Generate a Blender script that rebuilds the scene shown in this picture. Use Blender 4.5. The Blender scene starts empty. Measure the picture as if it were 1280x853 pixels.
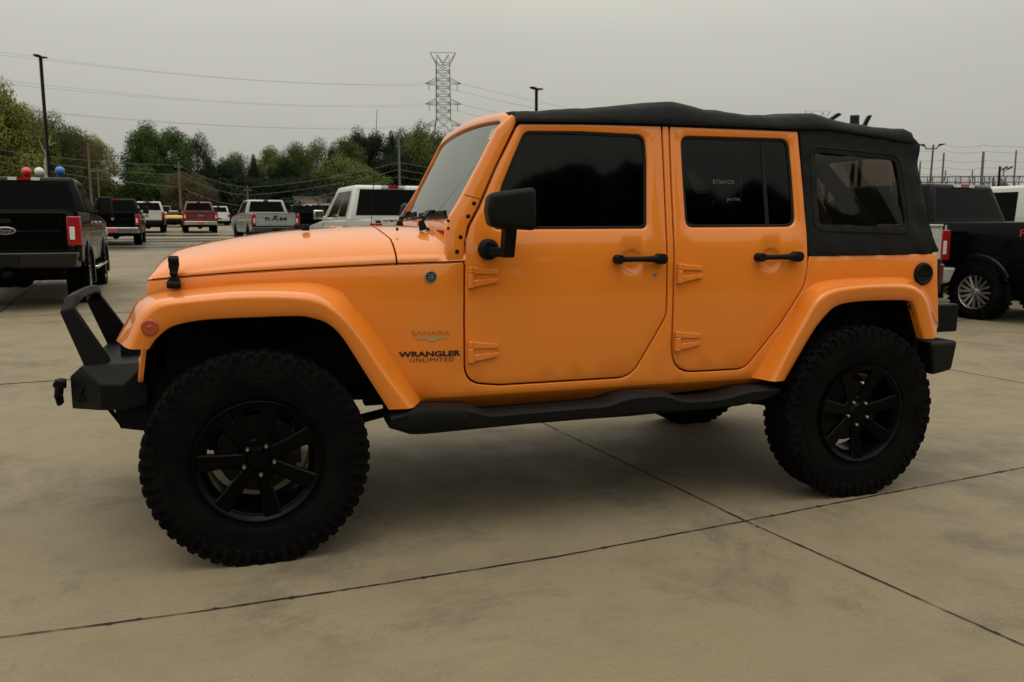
import bpy, bmesh, math, random
import numpy as np
from math import radians as R, pi, sin, cos, sqrt, atan2, floor
from mathutils import Vector, Matrix
from mathutils.geometry import delaunay_2d_cdt
random.seed(7); np.random.seed(7)
sc = bpy.context.scene
COL = sc.collection

# ------------------------------------------------------------------ camera
W0, H0, F0 = 1280.0, 853.0, 1056.3
CX, CY, CZ = 0.005, -4.447, 1.403
YAW, PITCH = R(-17.18), R(7.98)
_f = Vector((-sin(YAW)*cos(PITCH), cos(YAW)*cos(PITCH), -sin(PITCH)))
_r = Vector((cos(YAW), sin(YAW), 0)); _u = _r.cross(_f)
cam_data = bpy.data.cameras.new('camera'); cam = bpy.data.objects.new('camera', cam_data); COL.objects.link(cam)
cam.matrix_world = Matrix(((_r.x, _u.x, -_f.x, CX), (_r.y, _u.y, -_f.y, CY), (_r.z, _u.z, -_f.z, CZ), (0, 0, 0, 1)))
cam_data.sensor_width = 36; cam_data.lens = F0/W0*36; cam_data.clip_end = 3000; cam_data.clip_start = .05
cam_data.dof.use_dof = True; cam_data.dof.focus_distance = 4.1; cam_data.dof.aperture_fstop = 6.3
sc.camera = cam

# ------------------------------------------------------------------ sky and sun (overcast)
world = bpy.data.worlds.new('World'); sc.world = world; world.use_nodes = True
wn, wl = world.node_tree.nodes, world.node_tree.links; wn.clear()
wo = wn.new('ShaderNodeOutputWorld')
bg1 = wn.new('ShaderNodeBackground'); bg2 = wn.new('ShaderNodeBackground'); addn = wn.new('ShaderNodeAddShader')
sky = wn.new('ShaderNodeTexSky'); sky.sky_type = 'NISHITA'; sky.sun_disc = False
SUN_EL, SUN_AZ = R(72), R(200)
sky.sun_elevation = SUN_EL; sky.sun_rotation = SUN_AZ; sky.dust_density = 6
hs = wn.new('ShaderNodeHueSaturation'); hs.inputs['Saturation'].default_value = .1
wl.new(sky.outputs[0], hs.inputs['Color']); wl.new(hs.outputs[0], bg2.inputs['Color']); bg2.inputs['Strength'].default_value = .006
tc = wn.new('ShaderNodeTexCoord'); sp = wn.new('ShaderNodeSeparateXYZ'); wl.new(tc.outputs['Generated'], sp.inputs[0])
ramp = wn.new('ShaderNodeValToRGB'); ramp.color_ramp.elements[0].position = 0
cr_ = ramp.color_ramp
cr_.elements[0].color = (.425, .415, .370, 1); cr_.elements[1].position = 1.0; cr_.elements[1].color = (1.55, 1.52, 1.32, 1)
for p_, c_ in ((.07, (.440, .432, .385, 1)), (.2, (.525, .516, .458, 1)), (.45, (.98, .96, .84, 1))):
    e = cr_.elements.new(p_); e.color = c_
cl = wn.new('ShaderNodeTexNoise'); cl.inputs['Scale'].default_value = 1.6; cl.inputs['Detail'].default_value = 3
mp = wn.new('ShaderNodeMapping'); mp.inputs['Scale'].default_value = (1, 1, 3.0)
wl.new(tc.outputs['Generated'], mp.inputs[0]); wl.new(mp.outputs[0], cl.inputs['Vector'])
mr = wn.new('ShaderNodeMapRange'); mr.inputs['To Min'].default_value = .93; mr.inputs['To Max'].default_value = 1.06
mr.inputs['From Min'].default_value = .3; mr.inputs['From Max'].default_value = .7
wl.new(cl.outputs['Fac'], mr.inputs['Value'])
vm = wn.new('ShaderNodeVectorMath'); vm.operation = 'SCALE'
wl.new(sp.outputs['Z'], ramp.inputs['Fac']); wl.new(ramp.outputs[0], vm.inputs[0]); wl.new(mr.outputs[0], vm.inputs['Scale'])
wl.new(vm.outputs[0], bg1.inputs['Color']); bg1.inputs['Strength'].default_value = .98
wl.new(bg1.outputs[0], addn.inputs[0]); wl.new(bg2.outputs[0], addn.inputs[1]); wl.new(addn.outputs[0], wo.inputs['Surface'])
sun_d = bpy.data.lights.new('sun', 'SUN'); sun_d.energy = .6; sun_d.angle = R(40); sun_d.color = (1, .96, .86)
sun = bpy.data.objects.new('sun', sun_d); COL.objects.link(sun)
_sd = Vector((sin(SUN_AZ)*cos(SUN_EL), cos(SUN_AZ)*cos(SUN_EL), sin(SUN_EL)))
sun.rotation_euler = _sd.to_track_quat('Z', 'Y').to_euler(); sun.location = (0, -10, 30)
sc.view_settings.view_transform = 'Standard'; sc.view_settings.look = 'None'
sc.view_settings.exposure = 0.0; sc.view_settings.gamma = 1.0; sc.view_settings.use_curve_mapping = False

# ------------------------------------------------------------------ helpers: pixels of the survey photo to points in the place
def ray(u, v):
    return (_r*((u-W0/2)/F0) - _u*((v-H0/2)/F0) + _f)
def on_axis(u, v, axis, val):
    d = ray(u, v); o = Vector((CX, CY, CZ)); t = (val-o[axis])/d[axis]; return o+d*t
def PY(u, v, y): return on_axis(u, v, 1, y)
def PX(u, v, x): return on_axis(u, v, 0, x)
def depth_pt(u, d, v=278.3):
    """ground point at image column u and depth d"""
    p = at3(u, v, d)
    return p.x, p.y
def at3(u, v, d):
    """point on the sight line at horizontal depth d"""
    q = ray(u, v); h = Vector((_f.x, _f.y, 0)).normalized()
    return Vector((CX, CY, CZ))+q*(d/q.dot(h))
def terr(x, y):
    t = (y-3.5)/1.0
    s = math.log1p(math.exp(t)) if t < 30 else t
    t2 = (y-95.0)/4.0
    s2 = (math.log1p(math.exp(t2)) if t2 < 30 else t2)*4.0
    k = 1.0-min(max((x-8.0)/25.0, 0), 1)*.9
    k = k*k*(3-2*k)
    return .0155*(s-s2)*k

# ------------------------------------------------------------------ materials
MATS = {}
def mat(name, col, rough=.5, metal=0., coat=0., spec=.5, noise=None, bump=None, emit=None, trans=None, sheen=0):
    if name in MATS: return MATS[name]
    m = bpy.data.materials.new(name); m.use_nodes = True
    n, l = m.node_tree.nodes, m.node_tree.links
    b = n['Principled BSDF']
    b.inputs['Base Color'].default_value = (*col, 1); b.inputs['Roughness'].default_value = rough
    b.inputs['Metallic'].default_value = metal; b.inputs['Coat Weight'].default_value = coat
    b.inputs['Coat Roughness'].default_value = .04
    b.inputs['Specular IOR Level'].default_value = spec
    if sheen: b.inputs['Sheen Weight'].default_value = sheen
    if emit: b.inputs['Emission Color'].default_value = (*emit[0], 1); b.inputs['Emission Strength'].default_value = emit[1]
    if noise:  # (scale, amount, roughness amount)
        t = n.new('ShaderNodeTexCoord'); a = n.new('ShaderNodeTexNoise'); a.inputs['Scale'].default_value = noise[0]; a.inputs['Detail'].default_value = 6
        l.new(t.outputs['Object'], a.inputs['Vector'])
        mx = n.new('ShaderNodeMix'); mx.data_type = 'RGBA'
        mx.inputs['A'].default_value = (*[c*(1-noise[1]) for c in col], 1); mx.inputs['B'].default_value = (*[min(1, c*(1+noise[1])) for c in col], 1)
        r_ = n.new('ShaderNodeMapRange'); r_.inputs['From Min'].default_value = .3; r_.inputs['From Max'].default_value = .7
        l.new(a.outputs['Fac'], r_.inputs['Value']); l.new(r_.outputs[0], mx.inputs['Factor']); l.new(mx.outputs['Result'], b.inputs['Base Color'])
        if len(noise) > 2:
            r2 = n.new('ShaderNodeMapRange'); r2.inputs['From Min'].default_value = .3; r2.inputs['From Max'].default_value = .7
            r2.inputs['To Min'].default_value = max(0, rough-noise[2]); r2.inputs['To Max'].default_value = min(1, rough+noise[2])
            l.new(a.outputs['Fac'], r2.inputs['Value']); l.new(r2.outputs[0], b.inputs['Roughness'])
    if bump:  # (scale, strength, distance)
        t = n.new('ShaderNodeTexCoord'); a = n.new('ShaderNodeTexNoise'); a.inputs['Scale'].default_value = bump[0]; a.inputs['Detail'].default_value = 4
        l.new(t.outputs['Object'], a.inputs['Vector'])
        bp = n.new('ShaderNodeBump'); bp.inputs['Strength'].default_value = bump[1]; bp.inputs['Distance'].default_value = bump[2]
        l.new(a.outputs['Fac'], bp.inputs['Height']); l.new(bp.outputs[0], b.inputs['Normal'])
    MATS[name] = m; return m
def glass(name, tint, refl=.06, rough=.01, body=None):
    """thin tinted pane: a clear tint plus its own reflection"""
    m = bpy.data.materials.new(name); m.use_nodes = True
    n, l = m.node_tree.nodes, m.node_tree.links; n.clear()
    o = n.new('ShaderNodeOutputMaterial'); t = n.new('ShaderNodeBsdfTransparent'); t.inputs[0].default_value = (*tint, 1)
    g = n.new('ShaderNodeBsdfGlossy'); g.inputs['Roughness'].default_value = rough; g.inputs[0].default_value = (.92, .95, .93, 1)
    lw = n.new('ShaderNodeFresnel'); lw.inputs['IOR'].default_value = 1.5
    mu = n.new('ShaderNodeMath'); mu.operation = 'MULTIPLY'; mu.inputs[1].default_value = refl/.04; mu.use_clamp = True
    l.new(lw.outputs[0], mu.inputs[0])
    mx = n.new('ShaderNodeMixShader'); l.new(mu.outputs[0], mx.inputs[0])
    src = t
    if body:
        d = n.new('ShaderNodeBsdfDiffuse'); d.inputs[0].default_value = (*body[0], 1)
        m2 = n.new('ShaderNodeMixShader'); m2.inputs[0].default_value = body[1]; l.new(t.outputs[0], m2.inputs[1]); l.new(d.outputs[0], m2.inputs[2]); src = m2
    l.new(src.outputs[0], mx.inputs[1]); l.new(g.outputs[0], mx.inputs[2])
    l.new(mx.outputs[0], o.inputs['Surface'])
    MATS[name] = m; return m

ORANGE = mat('orange_paint', (.71, .197, .0160), .40, 0, .9, .2, noise=(1.4, .035, .03))
DARKORANGE = mat('orange_paint_trim', (.69, .19, .015), .45, 0, .1, .3)
BLKPL = mat('black_plastic', (.0042, .0042, .0042), .55, 0, 0, .14, bump=(900, .15, .001))
BLKST = mat('black_powder_coat', (.0026, .0026, .0028), .5, 0, 0, .14, noise=(7, .25, .06), bump=(700, .2, .001))
BLKRM = mat('black_rim_paint', (.0006, .0006, .0006), .28, 0, .0, .09)
RUB = mat('tyre_rubber', (.0026, .0024, .0022), .75, 0, 0, .08, noise=(9, .8, .08), bump=(160, .2, .002))
DARK = mat('dark_underbody', (.004, .004, .004), .8, 0, 0, .12, noise=(9, .4))
SEAL = mat('rubber_seal', (.005, .005, .005), .6, 0, 0, .2)
FAB = mat('black_canvas', (.0058, .0062, .0066), .75, 0, 0, .14, noise=(3, .45, .06), bump=(9, .6, .02), sheen=.05)
INT = mat('interior_trim', (.03, .029, .027), .8, noise=(20, .3))
SEATF = mat('seat_cloth', (.035, .032, .03), .9, bump=(200, .3, .002))
CHROME = mat('chrome', (.62, .62, .60), .12, 1)
STEEL = mat('bare_steel', (.35, .34, .32), .4, 1)
SILV = mat('silver_metal', (.42, .42, .41), .3, .9)
REDL = mat('red_lens', (.30, .010, .012), .15, 0, .6, .5)
WHTL = mat('clear_lens', (.62, .62, .60), .15, 0, .6)
AMBL = mat('amber_lens', (.55, .09, .02), .2, 0, .5)
GWIND = glass('windscreen_glass', (.46, .52, .48), .036, .02, body=((.19, .22, .20), .36))
GTINT = glass('dark_tinted_glass', (.035, .035, .035), .016, .045)
GVIN = glass('tinted_vinyl', (.42, .36, .30), .018, .03, body=((.03, .03, .03), .10))
CARGL = mat('car_glass', (.001, .001, .0012), .05, 0, 0, .05)
PLATE = mat('red_dealer_tag', (.50, .03, .06), .4)
DECALK = mat('black_decal', (.010, .010, .010), .4)
DECALG = mat('grey_gold_decal', (.33, .27, .15), .4)

# ------------------------------------------------------------------ mesh building
def ident(v): return v
class MB:
    def __init__(s): s.v = []; s.f = []; s.m = []; s.cur = 0
    def add(s, vs, fs, xf=None):
        o = len(s.v)
        for p in vs:
            p = Vector(p); s.v.append(tuple(xf @ p if xf is not None else p))
        for f in fs: s.f.append(tuple(i+o for i in f)); s.m.append(s.cur)
        return s
    def box(s, a, b, xf=None):
        x0, y0, z0 = a; x1, y1, z1 = b
        vs = [(x0, y0, z0), (x1, y0, z0), (x1, y1, z0), (x0, y1, z0), (x0, y0, z1), (x1, y0, z1), (x1, y1, z1), (x0, y1, z1)]
        return s.add(vs, [(0, 3, 2, 1), (4, 5, 6, 7), (0, 1, 5, 4), (1, 2, 6, 5), (2, 3, 7, 6), (3, 0, 4, 7)], xf)
    def hexa(s, bot, top, xf=None):
        return s.add(list(bot)+list(top), [(0, 3, 2, 1), (4, 5, 6, 7), (0, 1, 5, 4), (1, 2, 6, 5), (2, 3, 7, 6), (3, 0, 4, 7)], xf)
    def tube(s, pts, r, n=10, cap=True, closed=False, sq=None):
        pts = [Vector(p) for p in pts]; N = len(pts); o = len(s.v)
        rs = r if isinstance(r, (list, tuple)) else [r]*N
        ref = Vector((0, 0, 1))
        for i, p in enumerate(pts):
            if closed: t = pts[(i+1) % N]-pts[i-1]
            else: t = pts[min(i+1, N-1)]-pts[max(i-1, 0)]
            t.normalize()
            if abs(t.dot(ref)) > .96: ref2 = Vector((1, 0, 0))
            else: ref2 = ref
            a = t.cross(ref2).normalized(); b = a.cross(t).normalized()
            for k in range(n):
                an = 2*pi*k/n
                if sq: s.v.append(tuple(p + a*cos(an)*sq[0] + b*sin(an)*sq[1]))
                else: s.v.append(tuple(p + (a*cos(an)+b*sin(an))*rs[i]))
        for i in range(N if closed else N-1):
            j = (i+1) % N
            for k in range(n):
                k2 = (k+1) % n
                s.f.append((o+i*n+k, o+i*n+k2, o+j*n+k2, o+j*n+k)); s.m.append(s.cur)
        if cap and not closed:
            s.f.append(tuple(o+k for k in reversed(range(n)))); s.m.append(s.cur)
            s.f.append(tuple(o+(N-1)*n+k for k in range(n))); s.m.append(s.cur)
        return s
    def bar(s, a, b, w, h=None):
        """square bar from a to b"""
        h = h or w; a = Vector(a); b = Vector(b); t = (b-a).normalized()
        ref = Vector((0, 0, 1)) if abs(t.z) < .95 else Vector((1, 0, 0))
        p = t.cross(ref).normalized()*w/2; q = p.cross(t).normalized()*h/2
        return s.hexa([a-p-q, a+p-q, a+p+q, a-p+q], [b-p-q, b+p-q, b+p+q, b-p+q])
    def lathe(s, prof, n=48, axis='y', c=(0, 0, 0), close=True):
        """prof: list of (radius, offset along axis)"""
        o = len(s.v); m = len(prof)
        for k in range(n):
            a = 2*pi*k/n
            for r_, y in prof:
                if axis == 'y': s.v.append((c[0]+r_*cos(a), c[1]+y, c[2]+r_*sin(a)))
                elif axis == 'z': s.v.append((c[0]+r_*cos(a), c[1]+r_*sin(a), c[2]+y))
                else: s.v.append((c[0]+y, c[1]+r_*cos(a), c[2]+r_*sin(a)))
        for k in range(n):
            k2 = (k+1) % n
            for i in range(m-1 if not close else m):
                j = (i+1) % m
                s.f.append((o+k*m+i, o+k*m+j, o+k2*m+j, o+k2*m+i)); s.m.append(s.cur)
        return s
    def cyl(s, a, b, r, n=16, r2=None):
        return s.tube([a, b], [r, r2 if r2 is not None else r], n)
    def prism(s, poly, f, d0, d1):
        """poly 2D, f(a,b,d)->3D; solid between d0 and d1"""
        n = len(poly); vs = [f(a, b, d0) for a, b in poly]+[f(a, b, d1) for a, b in poly]
        fs = [tuple(range(n)), tuple(reversed(range(n, 2*n)))]+[(i, i+n, (i+1) % n+n, (i+1) % n) for i in range(n)]
        return s.add(vs, fs)
    def ball(s, c, r, n=16, m=10, sc_=(1, 1, 1)):
        vs = []; fs = []
        for i in range(m+1):
            th = pi*i/m
            for k in range(n):
                a = 2*pi*k/n; vs.append((c[0]+sc_[0]*r*sin(th)*cos(a), c[1]+sc_[1]*r*sin(th)*sin(a), c[2]+sc_[2]*r*cos(th)))
        for i in range(m):
            for k in range(n): fs.append((i*n+k, (i+1)*n+k, (i+1)*n+(k+1) % n, i*n+(k+1) % n))
        return s.add(vs, fs)
    def build(s, name, material, parent=None, bevel=0, seg=2, smooth=40, mirror=False, weld=True, fixn=True, sub=0):
        me = bpy.data.meshes.new(name)
        v = s.v
        if mirror: v = [(x, -y, z) for x, y, z in v]
        f = [tuple(reversed(t)) for t in s.f] if mirror else s.f
        me.from_pydata(v, [], f)
        mats_ = material if isinstance(material, (list, tuple)) else [material]
        for m_ in mats_: me.materials.append(m_)
        if len(mats_) > 1: me.polygons.foreach_set('material_index', s.m)
        if weld or fixn:
            bm = bmesh.new(); bm.from_mesh(me)
            if weld: bmesh.ops.remove_doubles(bm, verts=bm.verts, dist=1e-5)
            if fixn: bmesh.ops.recalc_face_normals(bm, faces=bm.faces)
            bm.to_mesh(me); bm.free()
        if smooth:
            me.shade_smooth(); me.set_sharp_from_angle(angle=R(smooth))
        me.update()
        o = bpy.data.objects.new(name, me); COL.objects.link(o)
        if parent: o.parent = parent
        if bevel:
            b = o.modifiers.new('b', 'BEVEL'); b.width = bevel; b.segments = seg; b.limit_method = 'ANGLE'; b.angle_limit = R(35)
            b.harden_normals = False
        if sub:
            b = o.modifiers.new('s', 'SUBSURF'); b.levels = b.render_levels = sub
        return o
def tag(o, label=None, cat=None, group=None, kind=None):
    if label: o['label'] = label
    if cat: o['category'] = cat
    if group: o['group'] = group
    if kind: o['kind'] = kind
    return o
def empty(name, loc=(0, 0, 0), rz=0, parent=None):
    o = bpy.data.objects.new(name, None); COL.objects.link(o); o.location = loc; o.rotation_euler = (0, 0, rz); o.empty_display_size = .2
    if parent: o.parent = parent
    return o
def copy_tree(o, parent=None, fn=None):
    c = o.copy(); COL.objects.link(c); c.parent = parent
    for ch in list(o.children): copy_tree(ch, c)
    return c

def cr(pts, n=6, closed=False):
    """smooth curve through the points"""
    P = [Vector(p) for p in pts]; N = len(P); out = []
    rng = range(N if closed else N-1)
    for i in rng:
        p1, p2 = P[i], P[(i+1) % N]
        p0 = P[i-1] if (closed or i > 0) else p1+(p1-p2)
        p3 = P[(i+2) % N] if (closed or i < N-2) else p2+(p2-p1)
        for k in range(n):
            t = k/n
            out.append(.5*((2*p1)+(-p0+p2)*t+(2*p0-5*p1+4*p2-p3)*t*t+(-p0+3*p1-3*p2+p3)*t*t*t))
    if not closed: out.append(P[-1])
    return out
def resample(pts, n):
    P = [Vector(p) for p in pts]; L = [0]
    for a, b in zip(P, P[1:]): L.append(L[-1]+(b-a).length)
    out = []; j = 0
    for i in range(n):
        t = L[-1]*i/(n-1)
        while j < len(L)-2 and L[j+1] < t: j += 1
        k = (t-L[j])/max(1e-9, L[j+1]-L[j]); out.append(P[j].lerp(P[j+1], min(1, max(0, k))))
    return out
def rp(pts, r=.03, n=5):
    """round the corners of a 2D polygon; a point may carry its own radius"""
    out = []; N = len(pts)
    for i in range(N):
        p = Vector(pts[i][:2]); rr = pts[i][2] if len(pts[i]) > 2 else r
        a = Vector(pts[i-1][:2]); b = Vector(pts[(i+1) % N][:2])
        da = (a-p); db = (b-p); la, lb = da.length, db.length
        if rr <= 0 or la < 1e-6 or lb < 1e-6: out.append((p.x, p.y)); continue
        da.normalize(); db.normalize()
        ang = math.acos(max(-1, min(1, da.dot(db))))
        if ang > pi-.05: out.append((p.x, p.y)); continue
        d = min(rr/math.tan(ang/2), la*.48, lb*.48)
        s_, e_ = p+da*d, p+db*d
        for k in range(n+1):
            t = k/n; q = s_*(1-t)**2+p*2*t*(1-t)+e_*t*t; out.append((q.x, q.y))
    return out
def area2(p): return sum(p[i-1][0]*p[i][1]-p[i][0]*p[i-1][1] for i in range(len(p)))/2
def dens(poly, h):
    out = []
    for i in range(len(poly)):
        a = Vector(poly[i]); b = Vector(poly[(i+1) % len(poly)]); n = max(1, int((b-a).length/h))
        if (b-a).length < 1e-6: continue
        for k in range(n): q = a.lerp(b, k/n); out.append((q.x, q.y))
    return out
def offs(poly, d):
    """move a CCW polygon inward by d"""
    N = len(poly); out = []
    for i in range(N):
        p = Vector(poly[i]); a = Vector(poly[i-1]); b = Vector(poly[(i+1) % N])
        e1 = (p-a).normalized(); e2 = (b-p).normalized()
        n1 = Vector((-e1.y, e1.x)); n2 = Vector((-e2.y, e2.x)); m = n1+n2
        if m.length < 1e-6: m = n1
        m.normalize(); k = d/max(.5, m.dot(n1)); q = p+m*k; out.append((q.x, q.y))
    return out
def inside(p, poly):
    x, y = p; c = False; n = len(poly)
    for i in range(n):
        x0, y0 = poly[i-1]; x1, y1 = poly[i]
        if (y0 > y) != (y1 > y) and x < (x1-x0)*(y-y0)/(y1-y0)+x0: c = not c
    return c
def panel(name, outline, f, holes=(), thick=.02, r=.004, rh=None, material=None, parent=None, res=.07, extra=(), mirror=False, back=False, smooth=50):
    """sheet-metal panel: outline and holes in a 2D surface frame, f(a,b,depth) puts it in space; rolled edges"""
    rh = r if rh is None else rh
    o = dens(outline, res*.6)
    if area2(o) < 0: o = o[::-1]
    hs_ = []
    for h in holes:
        h = dens(h, res*.5)
        if area2(h) < 0: h = h[::-1]
        hs_.append(h)
    oi = offs(o, r); hi = [offs(h, -rh) for h in hs_]
    pts = []; edges = []
    for ring in [oi]+hi:
        s0 = len(pts); pts += [Vector(p) for p in ring]; n = len(ring)
        edges += [(s0+i, s0+(i+1) % n) for i in range(n)]
    xs = [p[0] for p in o]; zs = [p[1] for p in o]
    lim = (res*.45)**2; ref = [tuple(p) for p in pts]
    RA = np.array(ref)
    a = min(xs)+res*.5
    gx = []
    while a < max(xs):
        b = min(zs)+res*.5
        while b < max(zs):
            if inside((a, b), oi) and not any(inside((a, b), h) for h in hi) and ((RA-np.array((a, b)))**2).sum(1).min() > lim: gx.append(Vector((a, b)))
            b += res
        a += res
    for e_ in extra:
        gx.append(Vector(e_))
    pts += gx
    vo, eo, fo, ov, oe, of = delaunay_2d_cdt(pts, edges, [], 0, 1e-7)
    vo = [(p.x, p.y) for p in vo]
    V = [f(p[0], p[1], 0.) for p in vo]; Fc = []
    for t in fo:
        c = (sum(vo[i][0] for i in t)/len(t), sum(vo[i][1] for i in t)/len(t))
        if inside(c, oi) and not any(inside(c, h) for h in hi): Fc.append(tuple(t))
    m = MB(); m.add(V, Fc)
    def rim(outer, sgn, rr):
        n = len(outer)
        rings = [(offs(outer, sgn*rr), 0.), (offs(outer, sgn*rr*.3), rr*.3), (outer, rr), (outer, thick)]
        o_ = len(m.v)
        for ring, dd in rings:
            for p in ring: m.v.append(tuple(f(p[0], p[1], dd)))
        for k in range(3):
            for i in range(n):
                j = (i+1) % n
                m.f.append((o_+k*n+i, o_+k*n+j, o_+(k+1)*n+j, o_+(k+1)*n+i)); m.m.append(0)
    rim(o, 1, r)
    for h in hs_: rim(h, -1, rh)
    if back: m.add([f(p[0], p[1], thick) for p in vo], [tuple(reversed(t)) for t in Fc])
    # orientation: make front faces look along -depth
    ob = m.build(name, material, parent, smooth=smooth, mirror=mirror, fixn=True)
    return ob
def text_pts(txt, size=1, bold=0, spacing=1, shear=0):
    cu = bpy.data.curves.new('t', 'FONT'); cu.body = txt; cu.size = size; cu.align_x = 'CENTER'; cu.align_y = 'CENTER'; cu.offset = bold; cu.space_character = spacing; cu.shear = shear
    cu.resolution_u = 3
    o = bpy.data.objects.new('t', cu); COL.objects.link(o)
    bpy.context.view_layer.update()
    me = o.to_mesh(); vs = [tuple(v.co) for v in me.vertices]; fs = [tuple(p.vertices) for p in me.polygons]
    o.to_mesh_clear(); bpy.data.objects.remove(o); bpy.data.curves.remove(cu)
    return vs, fs
def lettering(name, txt, f, w, h, material, parent, bold=0., spacing=1., shear=0., thick=.002):
    """text scaled to w x h, f(a,b,d) maps the centred letter plane into space"""
    vs, fs = text_pts(txt, 1, bold, spacing, shear)
    xs = [v[0] for v in vs]; ys = [v[1] for v in vs]; cx = (min(xs)+max(xs))/2; cy = (min(ys)+max(ys))/2
    kx = w/(max(xs)-min(xs)); ky = h/(max(ys)-min(ys))
    m = MB()
    m.add([f((v[0]-cx)*kx, (v[1]-cy)*ky, 0) for v in vs], fs)
    return m.build(name, material, parent, smooth=0, fixn=False, weld=False)
# ================================================================== GROUND
def ground():
    xs = np.concatenate([np.linspace(-400, -30, 20), np.linspace(-28, 40, 69), np.linspace(42, 600, 24)])
    ys = np.concatenate([np.linspace(-300, -12, 12), np.linspace(-10, 110, 81), np.linspace(115, 900, 22)])
    vs = [(x, y, terr(x, y)) for y in ys for x in xs]; nx = len(xs)
    fs = [(j*nx+i, j*nx+i+1, (j+1)*nx+i+1, (j+1)*nx+i) for j in range(len(ys)-1) for i in range(nx-1)]
    me = bpy.data.meshes.new('ground'); me.from_pydata(vs, [], fs); me.shade_smooth()
    o = bpy.data.objects.new('ground', me); COL.objects.link(o); tag(o, kind='structure', label='tan concrete car lot with dark joints and stains')
    m = bpy.data.materials.new('concrete'); m.use_nodes = True; n, l = m.node_tree.nodes, m.node_tree.links; b = n['Principled BSDF']
    g = n.new('ShaderNodeNewGeometry')
    def noise(scale, det=5, rough=.6, vec=None, dist=0):
        a = n.new('ShaderNodeTexNoise'); a.inputs['Scale'].default_value = scale; a.inputs['Detail'].default_value = det; a.inputs['Roughness'].default_value = rough; a.inputs['Distortion'].default_value = dist
        l.new(vec or g.outputs['Position'], a.inputs['Vector']); return a.outputs['Fac']
    def mrange(x, a, b_, c=0, d=1, smooth=False):
        r_ = n.new('ShaderNodeMapRange'); l.new(x, r_.inputs['Value'])
        for k, v in zip(('From Min', 'From Max', 'To Min', 'To Max'), (a, b_, c, d)): r_.inputs[k].default_value = v
        if smooth: r_.interpolation_type = 'SMOOTHSTEP'
        return r_.outputs[0]
    def mixc(f, A, B):
        x = n.new('ShaderNodeMix'); x.data_type = 'RGBA'
        if isinstance(f, float): x.inputs['Factor'].default_value = f
        else: l.new(f, x.inputs['Factor'])
        for k, v in (('A', A), ('B', B)):
            if isinstance(v, tuple): x.inputs[k].default_value = (*v, 1)
            else: l.new(v, x.inputs[k])
        return x.outputs['Result']
    def math_(op, a, b_=None):
        x = n.new('ShaderNodeMath'); x.operation = op; x.use_clamp = False
        for i, v in enumerate((a, b_)):
            if v is None: continue
            if isinstance(v, (int, float)): x.inputs[i].default_value = v
            else: l.new(v, x.inputs[i])
        return x.outputs[0]
    base = mixc(mrange(noise(.35, 4), .35, .65), (.226, .182, .114), (.266, .218, .140))
    base = mixc(mrange(noise(2.1, 9, .75), .48, .68, 0, .5), base, (.125, .103, .072))       # grey tyre grime in patches
    base = mixc(mrange(noise(.75, 13, .82, dist=.3), .51, .61, 0, .75), base, (.105, .092, .072))
    base = mixc(mrange(noise(7, 10, .8), .55, .75, 0, .5), base, (.165, .128, .078))
    base = mixc(mrange(noise(42, 9, .85), .56, .72, 0, 1.), base, (.07, .055, .038))        # speckle
    base = mixc(mrange(noise(38, 3, .5), .64, .74, 0, .25), base, (.42, .35, .24))
    base = mixc(mrange(noise(170, 4, .7), .42, .62, .45, 0), base, (.105, .085, .055))
    base = mixc(mrange(noise(230, 3, .6), .56, .70, 0, .45), base, (.36, .30, .20))
    vv = n.new('ShaderNodeTexVoronoi'); vv.inputs['Scale'].default_value = 26; l.new(g.outputs['Position'], vv.inputs['Vector'])
    base = mixc(math_('MULTIPLY', mrange(vv.outputs['Distance'], .05, .09, 1, 0), mrange(noise(6, 3), .50, .56)), base, (.055, .045, .032))
    v = n.new('ShaderNodeTexVoronoi'); v.inputs['Scale'].default_value = 9; l.new(g.outputs['Position'], v.inputs['Vector'])
    spots = mrange(v.outputs['Distance'], .035, .06, 1, 0)
    gate = mrange(noise(2.7, 2), .55, .6)
    base = mixc(math_('MULTIPLY', math_('MULTIPLY', spots, gate), .8), base, (.05, .045, .035))
    # brush direction streaks
    mp_ = n.new('ShaderNodeMapping'); mp_.inputs['Rotation'].default_value = (0, 0, R(7)); mp_.inputs['Scale'].default_value = (1.2, 160, 1); l.new(g.outputs['Position'], mp_.inputs[0])
    br = noise(1, 3, .5, mp_.outputs[0])
    base = mixc(mrange(br, .4, .6, 0, .3), base, (.17, .13, .08))
    s = n.new('ShaderNodeSeparateXYZ'); l.new(g.outputs['Position'], s.inputs[0])
    # wet streaks far out on the lot
    mp2 = n.new('ShaderNodeMapping'); mp2.inputs['Scale'].default_value = (.045, .33, 1); mp2.inputs['Rotation'].default_value = (0, 0, R(4)); l.new(g.outputs['Position'], mp2.inputs[0])
    wn_ = noise(1, 3, .5, mp2.outputs[0])
    zone = math_('MULTIPLY', mrange(s.outputs['Y'], 24, 32), mrange(s.outputs['Y'], 62, 58))
    wet = math_('MULTIPLY', mrange(wn_, .47, .53), zone)
    base = mixc(mrange(s.outputs['Y'], 12, 40, 0, .35), base, (.18, .145, .10))
    base = mixc(wet, base, (.022, .02, .017))
    # beyond the lot: grass and dirt
    gr = mixc(mrange(noise(.6, 6), .35, .65), (.05, .065, .018), (.11, .10, .045))
    edge = math_('ADD', s.outputs['Y'], math_('MULTIPLY', noise(.2, 2), 4))
    far = mrange(edge, 79, 79.6)
    side = mrange(s.outputs['Y'], -32, -33)
    base = mixc(math_('MAXIMUM', far, side), base, gr)
    l.new(base, b.inputs['Base Color'])
    rr = mrange(noise(3, 5), .3, .7, .62, .88)
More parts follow.
